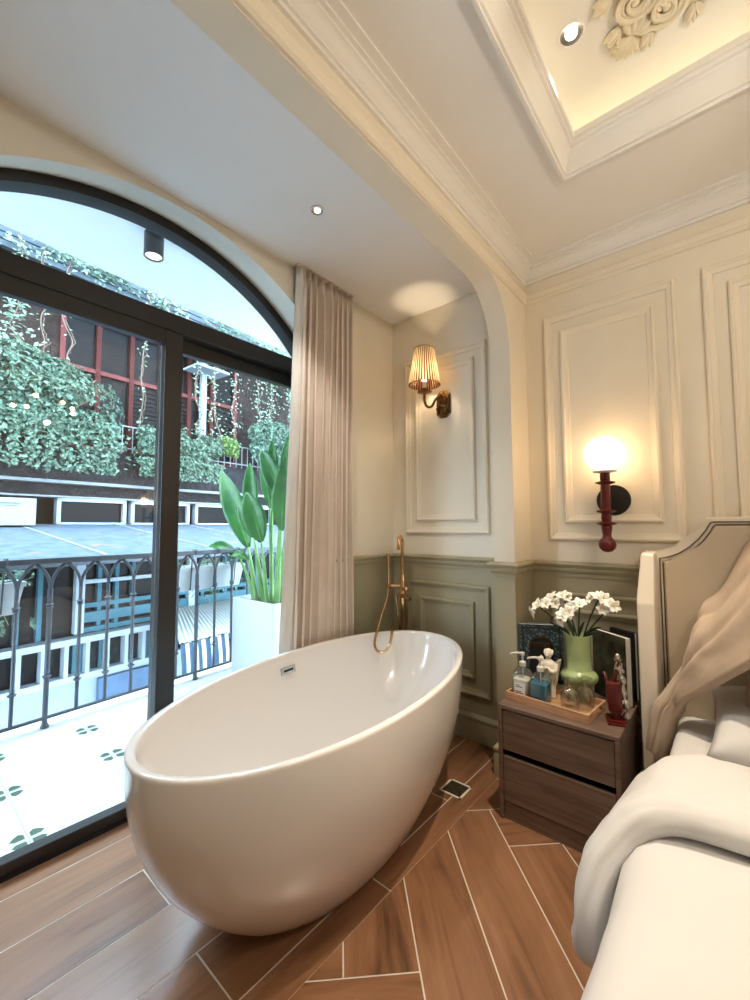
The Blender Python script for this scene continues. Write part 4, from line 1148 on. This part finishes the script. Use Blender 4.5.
# ------------------------------------------------------------ floor drain
def drain():
    x, y = -1.068, 1.838
    r = thing('floor_drain', 'square metal floor drain in the wood look floor beside the bathtub', 'drain', (x, y, 0))
    mb = MB(); w = .058
    for a, b, c, d in ((-w, w, -w, -w + .010), (-w, w, w - .010, w), (-w, -w + .010, -w, w), (w - .010, w, -w, w)): mb.box(x + a, x + b, y + c, y + d, .0, .0025)
    mb.build('frame', 'grout', r)
    mb = MB(); mb.box(x - w + .010, x + w - .010, y - w + .010, y + w - .010, .0, .0014)
    for k in range(7): mb.box(x - .042, x + .042, y - .040 + k * .0125, y - .034 + k * .0125, .0014, .003)
    mb.build('grate', 'drain_metal', r)
drain()

# ------------------------------------------------------------ balcony
MO = Matrix.Translation((-3.38, 1.1, 0)) @ Matrix.Rotation(math.radians(95.06), 4, 'Z')   # x along the railing, y outward
def W(u, d, z): return MO @ Vector((u, d, z))
def balcony():
    mb = MB()
    pts = [(-2.15, -1.6), (-2.15, 3.4)] + [tuple(W(2.3, .10, 0)[:2]), tuple(W(-2.9, .10, 0)[:2])]
    mb.prism(pts, 2, -.16, -.004)
    o = struct(mb.build('balcony_floor', 'balcony_tile'))
    # raised kerb under the railing
    mb = MB(); mb.box(-2.9, 2.3, -.005, .12, -.25, .014, .003); struct(mb.build('balcony_kerb', 'balcony_white', mtx=MO))
    pts = [(-2.10, -1.6), (-2.10, 3.4)] + [tuple(W(2.3, .10, 0)[:2]), tuple(W(-2.9, .10, 0)[:2])]
    mb = MB(); mb.prism(pts, 2, 3.15, 3.40); struct(mb.build('balcony_ceiling', 'balcony_white'))
    mb = MB(); mb.box(-2.10, -2.04, -1.6, 3.4, 2.80, 3.16); struct(mb.build('wall_lintel', 'balcony_white'))
balcony()

def balcony_lamp():
    x, y, z = -2.79, 1.065, 3.15
    r = thing('ceiling_lamp', 'black cylinder lamp on the balcony ceiling', 'ceiling light', (x, y, z))
    MB().lathe([(.0, z), (.058, z), (.058, z - .150), (.051, z - .152), (.051, z - .136), (.0, z - .131)], (x, y, 0), 32).build('housing', 'black_metal', r, smooth=True, auto=40)
    MB().lathe([(.049, z - .141), (.034, z - .145), (.0, z - .146)], (x, y, 0), 24).build('lens', 'lens_dim', r, smooth=True)
balcony_lamp()

def railing():
    r = thing('balcony_railing', 'dark wrought iron balcony railing with pointed arches', 'railing', tuple(W(0, 0, 0)))
    P = .1695; u0 = -.38
    B = lambda mb, n, par, **k: mb.build(n, 'rail_metal', par, mtx=None, **k)
    def loc(mb): mb.b.transform(MO); return mb
    loc(MB().box(-2.7, 2.0, -.022, .022, 1.020, 1.056, .006)).build('top_rail', 'rail_metal', r)
    loc(MB().box(-2.7, 2.0, -.009, .009, .048, .066, .002)).build('bottom_rail', 'rail_metal', r)
    for i in range(-13, 15):
        u = u0 + P * i; main = i % 6 == 0
        mb = MB(); zb = 0 if main else .06
        prof = [(.0110, zb), (.0110, .235 if not main else .31)]
        if main: prof = [(.024, 0), (.024, .012), (.018, .022), (.015, .05), (.015, .30)]
        k = .30 if main else .235; g = .015 if main else .0110
        prof += [(g, k), (.021, k + .008), (.025, k + .016), (.012, k + .022), (.012, k + .030), (.018, k + .036), (g, k + .044)]
        k2 = .755; prof += [(g, k2 - .02), (.021, k2 - .012), (.014, k2 - .004), (.024, k2 + .006), (.012, k2 + .016), (g, k2 + .026), (g, .86)]
        mb.lathe(prof, (u, 0, 0), 12)
        loc(mb).build('baluster', 'rail_metal', r, smooth=True, auto=50)
        # the two half arches that spring from each baluster and meet in a point
        mb = MB()
        for s in (-1, 1):
            n = 9; pts = [(u + s * P * (1 - cos(PI / 3 * q / n)), 0, .855 + .165 * sin(PI / 3 * q / n) / sin(PI / 3)) for q in range(n + 1)]
            mb.tube(pts, .0105, 8)
        loc(mb).build('arch', 'rail_metal', r, smooth=True)
    # return towards the house at the far end
    loc(MB().box(1.98, 2.02, -1.2, .02, 1.020, 1.056, .006)).build('top_rail', 'rail_metal', r)
    for k in range(6):
        loc(MB().tube([(2.0, -.16 - .17 * k, 0), (2.0, -.16 - .17 * k, 1.03)], .009, 8)).build('baluster', 'rail_metal', r, smooth=True)
railing()

def leaf_cloud(mb, n, fn, size, rnd, up=.4):
    b = mb.b
    for _ in range(n):
        p, nrm = fn(); s = size * rnd.uniform(.6, 1.3)
        nrm = (Vector(nrm) + Vector((rnd.gauss(0, .5), rnd.gauss(0, .5), rnd.gauss(0, .5) + up))).normalized()
        a = nrm.orthogonal().normalized(); a = (Matrix.Rotation(rnd.random() * 6.28, 3, nrm) @ a); c = nrm.cross(a)
        p = Vector(p)
        v = [p - a * s * .5, p + c * s * .28 + nrm * s * .06, p + a * s * .5 - nrm * s * .12, p - c * s * .28 + nrm * s * .06]
        q = [b.verts.new(x) for x in v]
        f = b.faces.new((q[0], q[1], q[2])); f.material_index = mb.mi
        f = b.faces.new((q[0], q[2], q[3])); f.material_index = mb.mi

def planter():
    x0, x1, y0, y1, h = -3.38, -2.795, 2.03, 2.385, .64
    r = thing('planter_box', 'tall white square planter on the balcony beside the curtain', 'planter', ((x0 + x1) / 2, (y0 + y1) / 2, 0))
    t = .016; mb = MB()
    o = [(x0, y0), (x1, y0), (x1, y1), (x0, y1)]; i = [(x0 + t, y0 + t), (x1 - t, y0 + t), (x1 - t, y1 - t), (x0 + t, y1 - t)]
    mb.rings([[(a, b, 0) for a, b in o], [(a, b, h) for a, b in o], [(a, b, h) for a, b in i], [(a, b, h - .06) for a, b in i]], cap1=False)
    bmesh.ops.bevel(mb.b, geom=mb.b.edges[:], offset=.003, segments=2, affect='EDGES')
    mb.build('box', 'planter_white', r, smooth=True, auto=35)
    mb = MB(); rows = [[(x0 + t + (x1 - x0 - 2 * t) * a / 14, y0 + t + (y1 - y0 - 2 * t) * b / 10, h - .045 + .014 * noise.noise(Vector((a * .7, b * .7, 2)))) for a in range(15)] for b in range(11)]
    mb.grid(rows).build('soil', 'soil', r, smooth=True)
    # broad leaved plant
    p = thing('broadleaf_plant', 'tall green plant with big paddle leaves growing in the white planter', 'plant', (-3.1, 2.2, h - .04))
    rnd = random.Random(11)
    spec = [  # foot, blade start, tip, width, droop
        ((-3.22, 2.17), (-3.44, 2.22, 1.06), (-3.92, 2.20, 1.86), .125, .02), ((-3.20, 2.20), (-3.42, 2.24, 1.34), (-3.50, 2.26, 1.86), .085, .0),
        ((-3.12, 2.18), (-3.33, 2.20, 1.16), (-3.52, 2.16, 1.52), .080, .03), ((-3.10, 2.24), (-3.20, 2.28, 1.42), (-3.42, 2.34, 2.02), .060, .05),
        ((-3.05, 2.16), (-3.12, 2.14, 1.12), (-3.30, 2.10, 1.62), .120, .03), ((-3.02, 2.22), (-2.98, 2.24, 1.48), (-3.26, 2.22, 2.00), .095, .02),
        ((-3.00, 2.26), (-2.96, 2.30, 1.50), (-2.96, 2.34, 2.10), .110, .0), ((-2.96, 2.20), (-2.92, 2.20, 1.22), (-2.90, 2.22, 1.85), .105, .0),
        ((-3.20, 2.14), (-3.40, 2.10, .98), (-3.84, 2.04, 1.22), .055, .08), ((-3.08, 2.22), (-3.14, 2.26, 1.50), (-3.20, 2.30, 2.04), .080, .0),
        ((-2.94, 2.26), (-2.86, 2.28, 1.40), (-2.74, 2.30, 2.02), .100, .02), ((-3.15, 2.12), (-3.22, 2.08, .96), (-3.44, 2.02, 1.10), .050, .06)]
    for (fx, fy), a, b, w, dr in spec:
        A = Vector(a); Bt = Vector(b); f = Vector((fx, fy, h - .05))
        st = smooth_path([f, f.lerp(A, .5) + Vector((0, 0, .04)), A], 6)
        s = MB().tube(st, [.020 - .012 * k / (len(st) - 1) for k in range(len(st))], 10).build('leaf_stem', 'palm_stem', p, smooth=True)
        d = (Bt - A).normalized(); view = Vector((.7, -.6, .2)); sd = d.cross(view).normalized(); nn = sd.cross(d).normalized()
        rows = []; n = 18; L = (Bt - A).length; tw = rnd.uniform(-.6, .6)
        for i in range(n + 1):
            t = i / n; wd = w * (sin(PI * min(1, t * .96 + .03)) ** .75) * (1 - .35 * t)
            c = A + d * L * t - Vector((0, 0, dr * 2 * t * t)) + nn * .04 * sin(PI * t)
            q = sd * cos(tw * (1 - t)) + nn * sin(tw * (1 - t)); m_ = q.cross(d)
            rows.append([c + q * wd * k + m_ * (.30 * wd * abs(k)) + m_ * .006 * sin(t * 40 + k * 3) * abs(k) for k in (-1, -.66, -.33, 0, .33, .66, 1)])
        MB().grid(rows).build('leaf', 'palm_leaf', p, smooth=True, solid=.0015)
        mr = MB().tube([r_[3] - m_ * .002 for r_ in rows[:-1]], [.006 - .005 * k / n for k in range(n)], 6).build('midrib', 'palm_stem', s, smooth=True)
planter()

def hanging_box(u0, u1, label, plabel, seed, dens):
    r = thing('hanging_planter', label, 'planter', tuple(W((u0 + u1) / 2, .16, .72)), 'white flower boxes hung on the railing')
    mb = MB(); a, b = .045, .235
    zb, zt = .715, .915
    mb.rings([[(u0 + .03, a + .03, zb), (u1 - .03, a + .03, zb), (u1 - .03, b - .03, zb), (u0 + .03, b - .03, zb)], [(u0 + .004, a, zt - .03), (u1 - .004, a, zt - .03), (u1 - .004, b, zt - .03), (u0 + .004, b, zt - .03)],
              [(u0 - .006, a - .01, zt - .03), (u1 + .006, a - .01, zt - .03), (u1 + .006, b + .01, zt - .03), (u0 - .006, b + .01, zt - .03)], [(u0 - .006, a - .01, zt), (u1 + .006, a - .01, zt), (u1 + .006, b + .01, zt), (u0 - .006, b + .01, zt)],
              [(u0 + .012, a + .012, zt), (u1 - .012, a + .012, zt), (u1 - .012, b - .012, zt), (u0 + .012, b - .012, zt)], [(u0 + .02, a + .02, zt - .04), (u1 - .02, a + .02, zt - .04), (u1 - .02, b - .02, zt - .04), (u0 + .02, b - .02, zt - .04)]])
    mb.b.transform(MO); mb.build('trough', 'planter_white', r, smooth=True, auto=30)
    mb = MB()
    for k in range(3):
        u = u0 + (u1 - u0) * (k + .5) / 3
        mb.tube([(u, -.028, 1.02), (u, -.028, 1.062), (u, .03, 1.062), (u, .034, .90), (u, .05, .73), (u, .22, .708)], .005, 6)
    mb.b.transform(MO); mb.build('bracket', 'rail_metal', r)
    rnd = random.Random(seed)
    pl = thing('trailing_plant', plabel, 'plant', tuple(W((u0 + u1) / 2, .14, .88)))
    mb = MB()
    for k in range(10):
        u = rnd.uniform(u0, u1); mb.tube(smooth_path([(u, .14, .87), (u + rnd.uniform(-.1, .1), .16, .95), (u + rnd.uniform(-.18, .18), .24, .86), (u + rnd.uniform(-.2, .2), .27, .62)], 5), .003, 5)
    mb.b.transform(MO); mb.build('stems', 'palm_stem', pl, smooth=True)
    mb = MB()
    def f():
        u = rnd.uniform(u0 - .06, u1 + .06); q = rnd.random()
        return ((u, rnd.uniform(.08, .24), .88 + .10 * rnd.random()), (0, 0, 1)) if q < .5 else ((u + rnd.uniform(-.08, .08), rnd.uniform(.22, .32), rnd.uniform(.56, .90)), (0, -1, .3))
    leaf_cloud(mb, dens, f, .05, rnd)
    mb.b.transform(MO); mb.build('foliage', 'bush_leaf', pl)
hanging_box(.50, 1.14, 'long white flower box hung outside the railing near the tall planter', 'leafy plant trailing from the long flower box on the railing', 2, 150)
hanging_box(-1.15, -.50, 'white flower box hung outside the railing at the left edge of the view', 'leafy plant in the flower box at the left edge of the railing', 3, 260)

# ------------------------------------------------------------ the building across the lane
def across():
    r = thing('opposite_building', 'dark brown building across the lane with red window frames and a teal glazed ground floor', 'building', tuple(W(2, 4.5, -3)))
    U0, U1 = -8, 14
    def P(mb, n, m, par=r, **k): mb.b.transform(MO); return mb.build(n, m, par, **k)
    # upper wall, pierced by the window band: piers, spandrel and head
    mb = MB(); mb.box(U0, U1, 4.62, 5.2, 2.45, 6.6); P(mb, 'upper_wall', 'brown_wall')
    mb = MB(); mb.box(U0, .98, 4.5, 4.62, 2.45, 6.2); mb.box(U0, U1, 4.5, 4.62, 4.75, 6.2); mb.box(4.30, U1, 4.5, 4.62, 2.45, 4.75); P(mb, 'wall_facing', 'brown_wall')
    mb = MB(); mb.box(U0, U1, 4.36, 5.2, 1.97, 2.52); P(mb, 'parapet', 'dark_wall')
    mb = MB(); mb.box(U0, U1, 4.32, 5.2, 1.925, 1.975, .006); P(mb, 'ledge', 'pale_ledge')
    mb = MB(); mb.box(U0, U1, 4.5, 5.2, 1.74, 1.925); P(mb, 'band', 'dark_wall')
    mb = MB(); mb.box(U0, U1, 4.44, 5.2, 1.715, 1.745, .004); P(mb, 'thin_ledge', 'pale_ledge')
    mb = MB(); mb.box(U0, U1, 4.8, 5.2, -3.2, 1.72); P(mb, 'lower_wall', 'dim_inside')
    # red framed upper windows
    us = [1.02, 1.53, 2.06, 2.60, 2.95, 3.15, 3.64, 4.22]
    for i in range(len(us) - 1):
        a, b = us[i], us[i + 1]
        if i == 3: continue
        w = MB(); t = .036
        w.box(a - t, a + t, 4.46, 4.60, 2.5, 4.72); w.box(b - t, b + t, 4.46, 4.60, 2.5, 4.72)
        w.box(a, b, 4.47, 4.59, 3.80, 3.87); w.box(a, b, 4.47, 4.59, 4.66, 4.74); w.box(a, b, 4.47, 4.59, 2.5, 2.58)
        f = P(w, 'upper_window', 'red_wood')
        g = MB(); g.box(a + .02, b - .02, 4.53, 4.545, 2.5, 4.7); P(g, 'glass', 'dark_glass', f)
        if i % 2 == 0:
            q = MB()
            for k in range(14): q.box(a + .05, b - .05, 4.505, 4.525, 2.66 + k * .08, 2.68 + k * .08)
            P(q, 'louvre', 'dim_inside', f)
    mb = MB(); mb.box(3.36, 3.47, 4.38, 4.46, 2.5, 4.7); P(mb, 'pale_column', 'pale_wall')
    # pale balcony rails in front of the windows
    for a, b in ((1.72, 2.55), (3.3, 4.9)):
        q = MB()
        for z in (2.60, 2.98): q.tube([(a, 4.34, z), (b, 4.34, z)], .012, 6)
        n = int((b - a) / .14)
        for k in range(n + 1): q.tube([(a + (b - a) * k / n, 4.34, 2.52), (a + (b - a) * k / n, 4.34, 2.98)], .009, 6)
        P(q, 'window_rail', 'pale_ledge')
    # white framed windows above the awning
    for a, b in ((1.04, 2.05), (2.13, 2.62), (2.66, 3.22), (3.34, 4.24), (4.34, 5.3), (-1.4, .1)):
        w = MB(); z0, z1 = 1.30, 1.715; t = .055
        w.box(a, a + t, 4.47, 4.60, z0, z1); w.box(b - t, b, 4.47, 4.60, z0, z1); w.box(a, b, 4.47, 4.60, z1 - t, z1); w.box(a, b, 4.47, 4.60, z0, z0 + .03)
        f = P(w, 'strip_window', 'white_frame'); g = MB(); g.box(a + .02, b - .02, 4.54, 4.555, z0, z1); P(g, 'glass', 'dark_glass', f)
    # teal glazed front under the awning
    mb = MB(); mb.box(U0, U1, 3.08, 3.14, -.12, 1.05); P(mb, 'shopfront_glass', 'dark_glass')
    for k in range(-14, 34):
        if k % 5 == 3: continue
        u = .02 + .215 * k; m = MB(); m.box(u - .024, u + .024, 3.0, 3.08, -.12, 1.05); P(m, 'mullion', 'teal_frame')
    for k, (u, w) in enumerate(((.86, .10), (2.40, .12), (-.9, .1))):
        m = MB(); m.box(u - w / 2, u + w / 2, 2.96, 3.06, -.1, 1.0); P(m, 'white_post', 'white_frame')
    for a, b, z0, z1 in ((.88, 7, .02, .15), (.88, 7, .21, .27), (.88, 7, -.10, -.04)):
        m = MB(); m.box(a, b, 2.98, 3.07, z0, z1); P(m, 'teal_rail', 'teal_frame')
    m = MB(); m.box(.86, 2.3, 2.97, 3.05, .52, .57); P(m, 'white_rail', 'white_frame')
    # white window band below
    z0, z1 = -.66, -.13
    m = MB(); m.box(-5, 9, 2.86, 3.05, z1 - .075, z1); m.box(-5, 9, 2.86, 3.05, z0, z0 + .075); P(m, 'sill_band', 'white_frame')
    m = MB(); m.box(-5, 9, 3.0, 3.06, z0 + .03, z1 - .03); P(m, 'low_glass', 'dark_glass')
    for k in range(-16, 34):
        u = .24 + .232 * k; m = MB(); m.box(u - .022, u + .022, 2.87, 3.04, z0 + .06, z1 - .06); P(m, 'low_post', 'white_frame')
    for a, b in ((.80, 1.0), (1.10, 1.2), (1.70, 1.82)):
        m = MB(); m.box(a, b, 2.97, 3.0, z0 + .07, z1 - .07); P(m, 'teal_curtain', 'teal_frame')
    m = MB(); m.box(-5, 9, 2.9, 3.3, -3.2, z0 + .01); P(m, 'pale_base_wall', 'pale_wall')
    m = MB(); m.box(1.06, 2.1, 2.82, 2.90, -1.05, -.69, .004); P(m, 'blue_panel', 'blue_panel')
    m = MB(); m.box(-5, 9, 3.0, 5.2, 1.0, 1.06); P(m, 'soffit', 'dim_inside')
    # pale slatted canopy along the top
    for k in range(5):
        m = MB(); m.box(U0, U1, 3.95 + .11 * k, 4.03 + .11 * k, 5.05 + .16 * k, 5.13 + .16 * k); P(m, 'canopy_slat', 'canopy_grey')
    m = MB(); m.box(2.95, 3.75, 3.9, 4.5, 4.62, 4.70); m.box(3.0, 3.7, 3.95, 4.45, 4.32, 4.36); P(m, 'window_hood', 'pale_wall')
    tag(r, r['label'], 'building')
    # air conditioner
    a = thing('air_conditioner', 'white air conditioner unit standing on the grey awning across the lane', 'air conditioner', tuple(W(.42, 4.2, 1.27)))
    m = MB(); m.box(.10, .66, 4.02, 4.36, 1.28, 1.66, .012); P(m, 'casing', 'ac_white', a)
    m = MB(); m.box(.24, .48, 4.012, 4.022, 1.578, 1.592); m.box(.28, .44, 4.012, 4.022, 1.548, 1.556); P(m, 'print', 'ink', a)
    # sloping metal awning
    m = MB(); m.prism([(4.5, 1.275), (4.5, 1.305), (1.5, .965), (1.5, .915), (1.54, .93)], 0, U0 + 2, 9.5); w = P(m, 'awning_sheet', 'awning_metal', r); w['label'] = 'sloping grey blue sheet metal awning'
    for u in (-2.6, -.9, .55, 1.85, 3.1, 4.6, 6.1):
        m = MB(); sl = .34 / 3.0
        m.rings([[(u - .012, 4.5, 1.305), (u + .012, 4.5, 1.305), (u + .012, 4.5, 1.318), (u - .012, 4.5, 1.318)], [(u - .012, 1.5, .965), (u + .012, 1.5, .965), (u + .012, 1.5, .978), (u - .012, 1.5, .978)]]); P(m, 'seam', 'pale_ledge', w)
    m = MB(); m.box(U0 + 2, 9.5, 1.49, 1.53, .88, .965); P(m, 'gutter', 'rail_metal', w)
    # small low roof with a striped valance
    s = thing('market_roof', 'low corrugated roof with a striped valance in the lane, beyond the railing beside the planter', 'awning', tuple(W(2.0, 2, -.4)))
    rows = []
    for j in range(2):
        rows.append([(1.95 - .53 * j + (1.3 + .53 * j) * k / 59, 2.75 - 1.15 * j, .05 - .19 * j + .014 * (k % 2)) for k in range(60)])
    m = MB(); m.grid(rows); P(m, 'roof_sheet', 'roof_corr', s, solid=.01)
    m = MB()
    for k in range(6): m.box(1.92 - .08 * k, 3.2, 2.62 - .19 * k, 2.635 - .19 * k, .0 - .031 * k, .012 - .031 * k)
    P(m, 'purlin', 'pale_ledge', s)
    rows = []
    for j in range(5):
        rows.append([(1.42 + 1.8 * k / 120, 1.58 - .05 * sin(j * .5) + .012 * sin(k * .9), -.15 - .11 * j - (.02 * abs(sin(k * .26)) if j == 4 else 0)) for k in range(121)])
    m = MB(); m.grid(rows)
    for f in m.b.faces:
        f.material_index = int((f.calc_center_median().x - 1.42) / .055) % 2
    P(m, 'striped_valance', ['stripe_dark', 'stripe_light'], s, solid=.004, smooth=True)
    m = MB()
    for u in (1.8, 3.1): m.tube([(u, 1.66, -3.1), (u, 1.66, -.16)], .02, 8)
    P(m, 'post', 'pale_ledge', s)
across()
g = MB().box(-30, 6, -20, 30, -3.3, -3.1).build('ground', 'asphalt'); struct(g)

# ------------------------------------------------------------ greenery across the lane
def bush(u, d, z, ru, rd, rz, n, size, label, seed, m='bush_leaf', droop=0, pot=True):
    rnd = random.Random(seed); c = Vector((u, d, z))
    r = thing('bush', label, 'bush', tuple(W(u, d, z - rz)))
    lobes = [(Vector((0, 0, 0)), 1.0)] + [(Vector((rnd.uniform(-.75, .75) * ru, rnd.uniform(-.5, .3) * rd, rnd.uniform(-.55, .55) * rz)), rnd.uniform(.35, .55)) for _ in range(9)]
    def f():
        o, s = lobes[rnd.randrange(len(lobes))]
        while True:
            v = Vector((rnd.gauss(0, 1), rnd.gauss(0, 1), rnd.gauss(0, 1))).normalized()
            if v.y < .35: break
        k = rnd.uniform(.80, 1.04)
        p = c + o + Vector((v.x * ru * s * k, v.y * rd * s * k, v.z * rz * s * k))
        return p, (v.x, v.y, v.z)
    mb = MB(); leaf_cloud(mb, n, f, size, rnd)
    if droop:
        def g_():
            du = rnd.uniform(-.9, .9) * ru; q = rnd.random() ** 1.5
            du = round(du * 5) / 5 + rnd.gauss(0, .05)
            return (u + du, d - rd * .6 + rnd.uniform(-.05, .05), z - rz * .5 - droop * q), (0, -1, .2)
        leaf_cloud(mb, n // 5, g_, size, rnd)
    mb.b.transform(MO); mb.build('foliage', m, r)
    mb = MB()
    for k in range(14):
        e = c + Vector((rnd.uniform(-.7, .7) * ru, rnd.uniform(-.5, .5) * rd, rnd.uniform(-.2, .8) * rz))
        b0 = Vector((u + rnd.uniform(-.1, .1), d + .1, z - rz * .8)); mb.tube(smooth_path([b0, b0.lerp(e, .5) + Vector((rnd.uniform(-.1, .1), 0, .1)), e], 4), .012, 5)
    mb.b.transform(MO); mb.build('branches', 'branch', r)
bush(.70, 4.0, 3.10, 1.02, .42, .60, 9000, .085, 'large round bush on the opposite parapet, left of the door frame', 21, droop=.75)
bush(2.28, 4.1, 2.62, .34, .30, .42, 2200, .075, 'leafy shrub on the opposite parapet just left of the door stile', 22, droop=.3)
bush(3.02, 4.05, 2.66, .52, .34, .46, 3400, .075, 'leafy shrub on the opposite parapet just right of the door stile', 23, droop=.35)
bush(4.80, 3.9, 3.12, .62, .36, .46, 4200, .075, 'rounded bush on the opposite parapet above the tall balcony plant', 24, droop=.3)
bush(3.75, 4.05, 2.90, .24, .22, .22, 700, .085, 'small yellow green fern between two shrubs on the opposite parapet', 25, 'fern_leaf')
bush(-1.6, 4.0, 2.9, .9, .4, .6, 4000, .085, 'bush on the opposite parapet at the far left, mostly outside the view', 26, droop=.4)

def vine(u, z0, z1, d, n, label, seed, lean=0, lf=.06):
    rnd = random.Random(seed); r = thing('hanging_vine', label, 'vine', tuple(W(u, d, z0)), 'vines hanging down the opposite facade')
    mb = MB(); k = 9
    pts = [(u + lean * i / k + rnd.gauss(0, .035), d + rnd.gauss(0, .02), z0 + (z1 - z0) * i / k) for i in range(k + 1)]
    sp = smooth_path(pts, 5); mb.tube(sp, .009, 5); mb.tube([p + Vector((rnd.gauss(0, .02) + .03, .01, 0)) for p in sp], .006, 5)
    mb.b.transform(MO); mb.build('stem', 'branch', r, smooth=True)
    mb = MB()
    def f():
        p = sp[rnd.randrange(len(sp))]; return p + Vector((rnd.gauss(0, .05 if n < 100 else .11), rnd.gauss(-.02, .02), rnd.gauss(0, .04))), (0, -1, .3)
    leaf_cloud(mb, n, f, lf, rnd)
    mb.b.transform(MO); mb.build('leaves', 'vine_leaf', r)
vine(.30, 5.5, 3.55, 3.86, 260, 'dense leafy vine hanging at the left above the big bush', 31, .05, .085)
vine(.62, 5.4, 3.7, 3.92, 26, 'bare twisting vine just right of the dense vine at the left', 32, -.05)
vine(.88, 5.4, 3.6, 3.92, 22, 'bare vine in front of the leftmost red window frame', 33, .05)
vine(2.02, 5.3, 2.9, 3.9, 46, 'long thin vine in front of the red window left of the door stile', 34, -.06)
vine(2.38, 5.2, 3.2, 3.9, 30, 'thin vine close to the left side of the door stile', 35, .04)
vine(2.92, 5.0, 2.9, 3.9, 90, 'vine close to the right side of the door stile', 36, .10)
vine(3.30, 4.9, 2.8, 3.9, 170, 'leafy vine on the pale column between the red windows', 37, .08)
vine(3.80, 4.9, 2.9, 3.9, 130, 'vine on the right red window frame', 38, .02)
vine(4.30, 5.0, 2.9, 3.9, 230, 'tangled vine right of the last red window frame', 39, .2)
vine(4.75, 5.1, 3.0, 3.9, 260, 'tangled vine above the bush beside the tall plant', 40, -.1)
vine(5.25, 5.2, 3.2, 3.9, 360, 'leafy vine at the right end beside the curtain', 41, .1, .075)
vine(5.7, 5.2, 3.0, 3.9, 160, 'leafy vine at the right end, next one behind the curtain edge', 42, .1, .075)
def ivy(u0, u1, z, n, label, seed):
    rnd = random.Random(seed); r = thing('canopy_ivy', label, 'ivy', tuple(W((u0 + u1) / 2, 3.9, z)), 'ivy along the slatted canopy')
    mb = MB(); sp = smooth_path([(u0 + (u1 - u0) * k / 8, 3.88 + rnd.gauss(0, .02), z + rnd.gauss(0, .06)) for k in range(9)], 5); mb.tube(sp, .008, 5); mb.b.transform(MO); mb.build('stem', 'branch', r, smooth=True)
    mb = MB()
    def f():
        p = sp[min(len(sp) - 1, int(abs(rnd.gauss(.5, .25)) * len(sp)))]; return p + Vector((rnd.gauss(0, .06), rnd.gauss(-.02, .03), rnd.gauss(-.02, .10))), (0, -1, .3)
    leaf_cloud(mb, n, f, .09, rnd); mb.b.transform(MO); mb.build('leaves', 'vine_leaf' if seed % 2 else 'bush_leaf', r)
ivy(.5, 1.2, 5.35, 220, 'ivy clump on the slatted canopy at the left of the fanlight', 51)
ivy(1.1, 1.9, 5.30, 320, 'thick dark ivy clump on the slatted canopy left of the cylinder lamp', 52)
ivy(2.0, 2.7, 5.25, 160, 'ivy on the slatted canopy just right of the cylinder lamp', 53)
ivy(3.0, 4.2, 5.2, 160, 'thin ivy on the slatted canopy in the right part of the fanlight', 54)
ivy(4.3, 5.8, 5.2, 420, 'ivy on the slatted canopy at the right end of the fanlight', 55)

# ------------------------------------------------------------ sky and camera
w = bpy.data.worlds.new('sky'); bpy.context.scene.world = w; w.use_nodes = True
bg = w.node_tree.nodes['Background']
bg.inputs[0].default_value = (.66, .84, 1.0, 1); bg.inputs[1].default_value = 14.0

cam = bpy.data.cameras.new('camera'); co = bpy.data.objects.new('camera', cam); C.objects.link(co)
cam.sensor_fit = 'HORIZONTAL'; cam.sensor_width = 36; cam.lens = 420.635 / 750 * 36; cam.clip_start = .02
yaw, pit, rol = math.radians(40.47894), math.radians(3.63276), math.radians(-.15847)
fw = Vector((-sin(yaw) * cos(pit), cos(yaw) * cos(pit), sin(pit))); rt = Vector((cos(yaw), sin(yaw), 0)); up = rt.cross(fw)
r2 = rt * cos(rol) + up * sin(rol); u2 = up * cos(rol) - rt * sin(rol)
co.matrix_world = Matrix(((r2.x, u2.x, -fw.x, 0), (r2.y, u2.y, -fw.y, 0), (r2.z, u2.z, -fw.z, 1.25), (0, 0, 0, 1)))
sc = bpy.context.scene; sc.camera = co
sc.view_settings.view_transform = 'Standard'; sc.view_settings.look = 'None'; sc.view_settings.gamma = 1; sc.view_settings.use_curve_mapping = False
sc.view_settings.exposure = 0.32
sc.cycles.max_bounces = 10; sc.cycles.transparent_max_bounces = 16; sc.cycles.sample_clamp_indirect = 6; sc.cycles.use_denoising = True
sc.cycles.caustics_reflective = False; sc.cycles.caustics_refractive = False
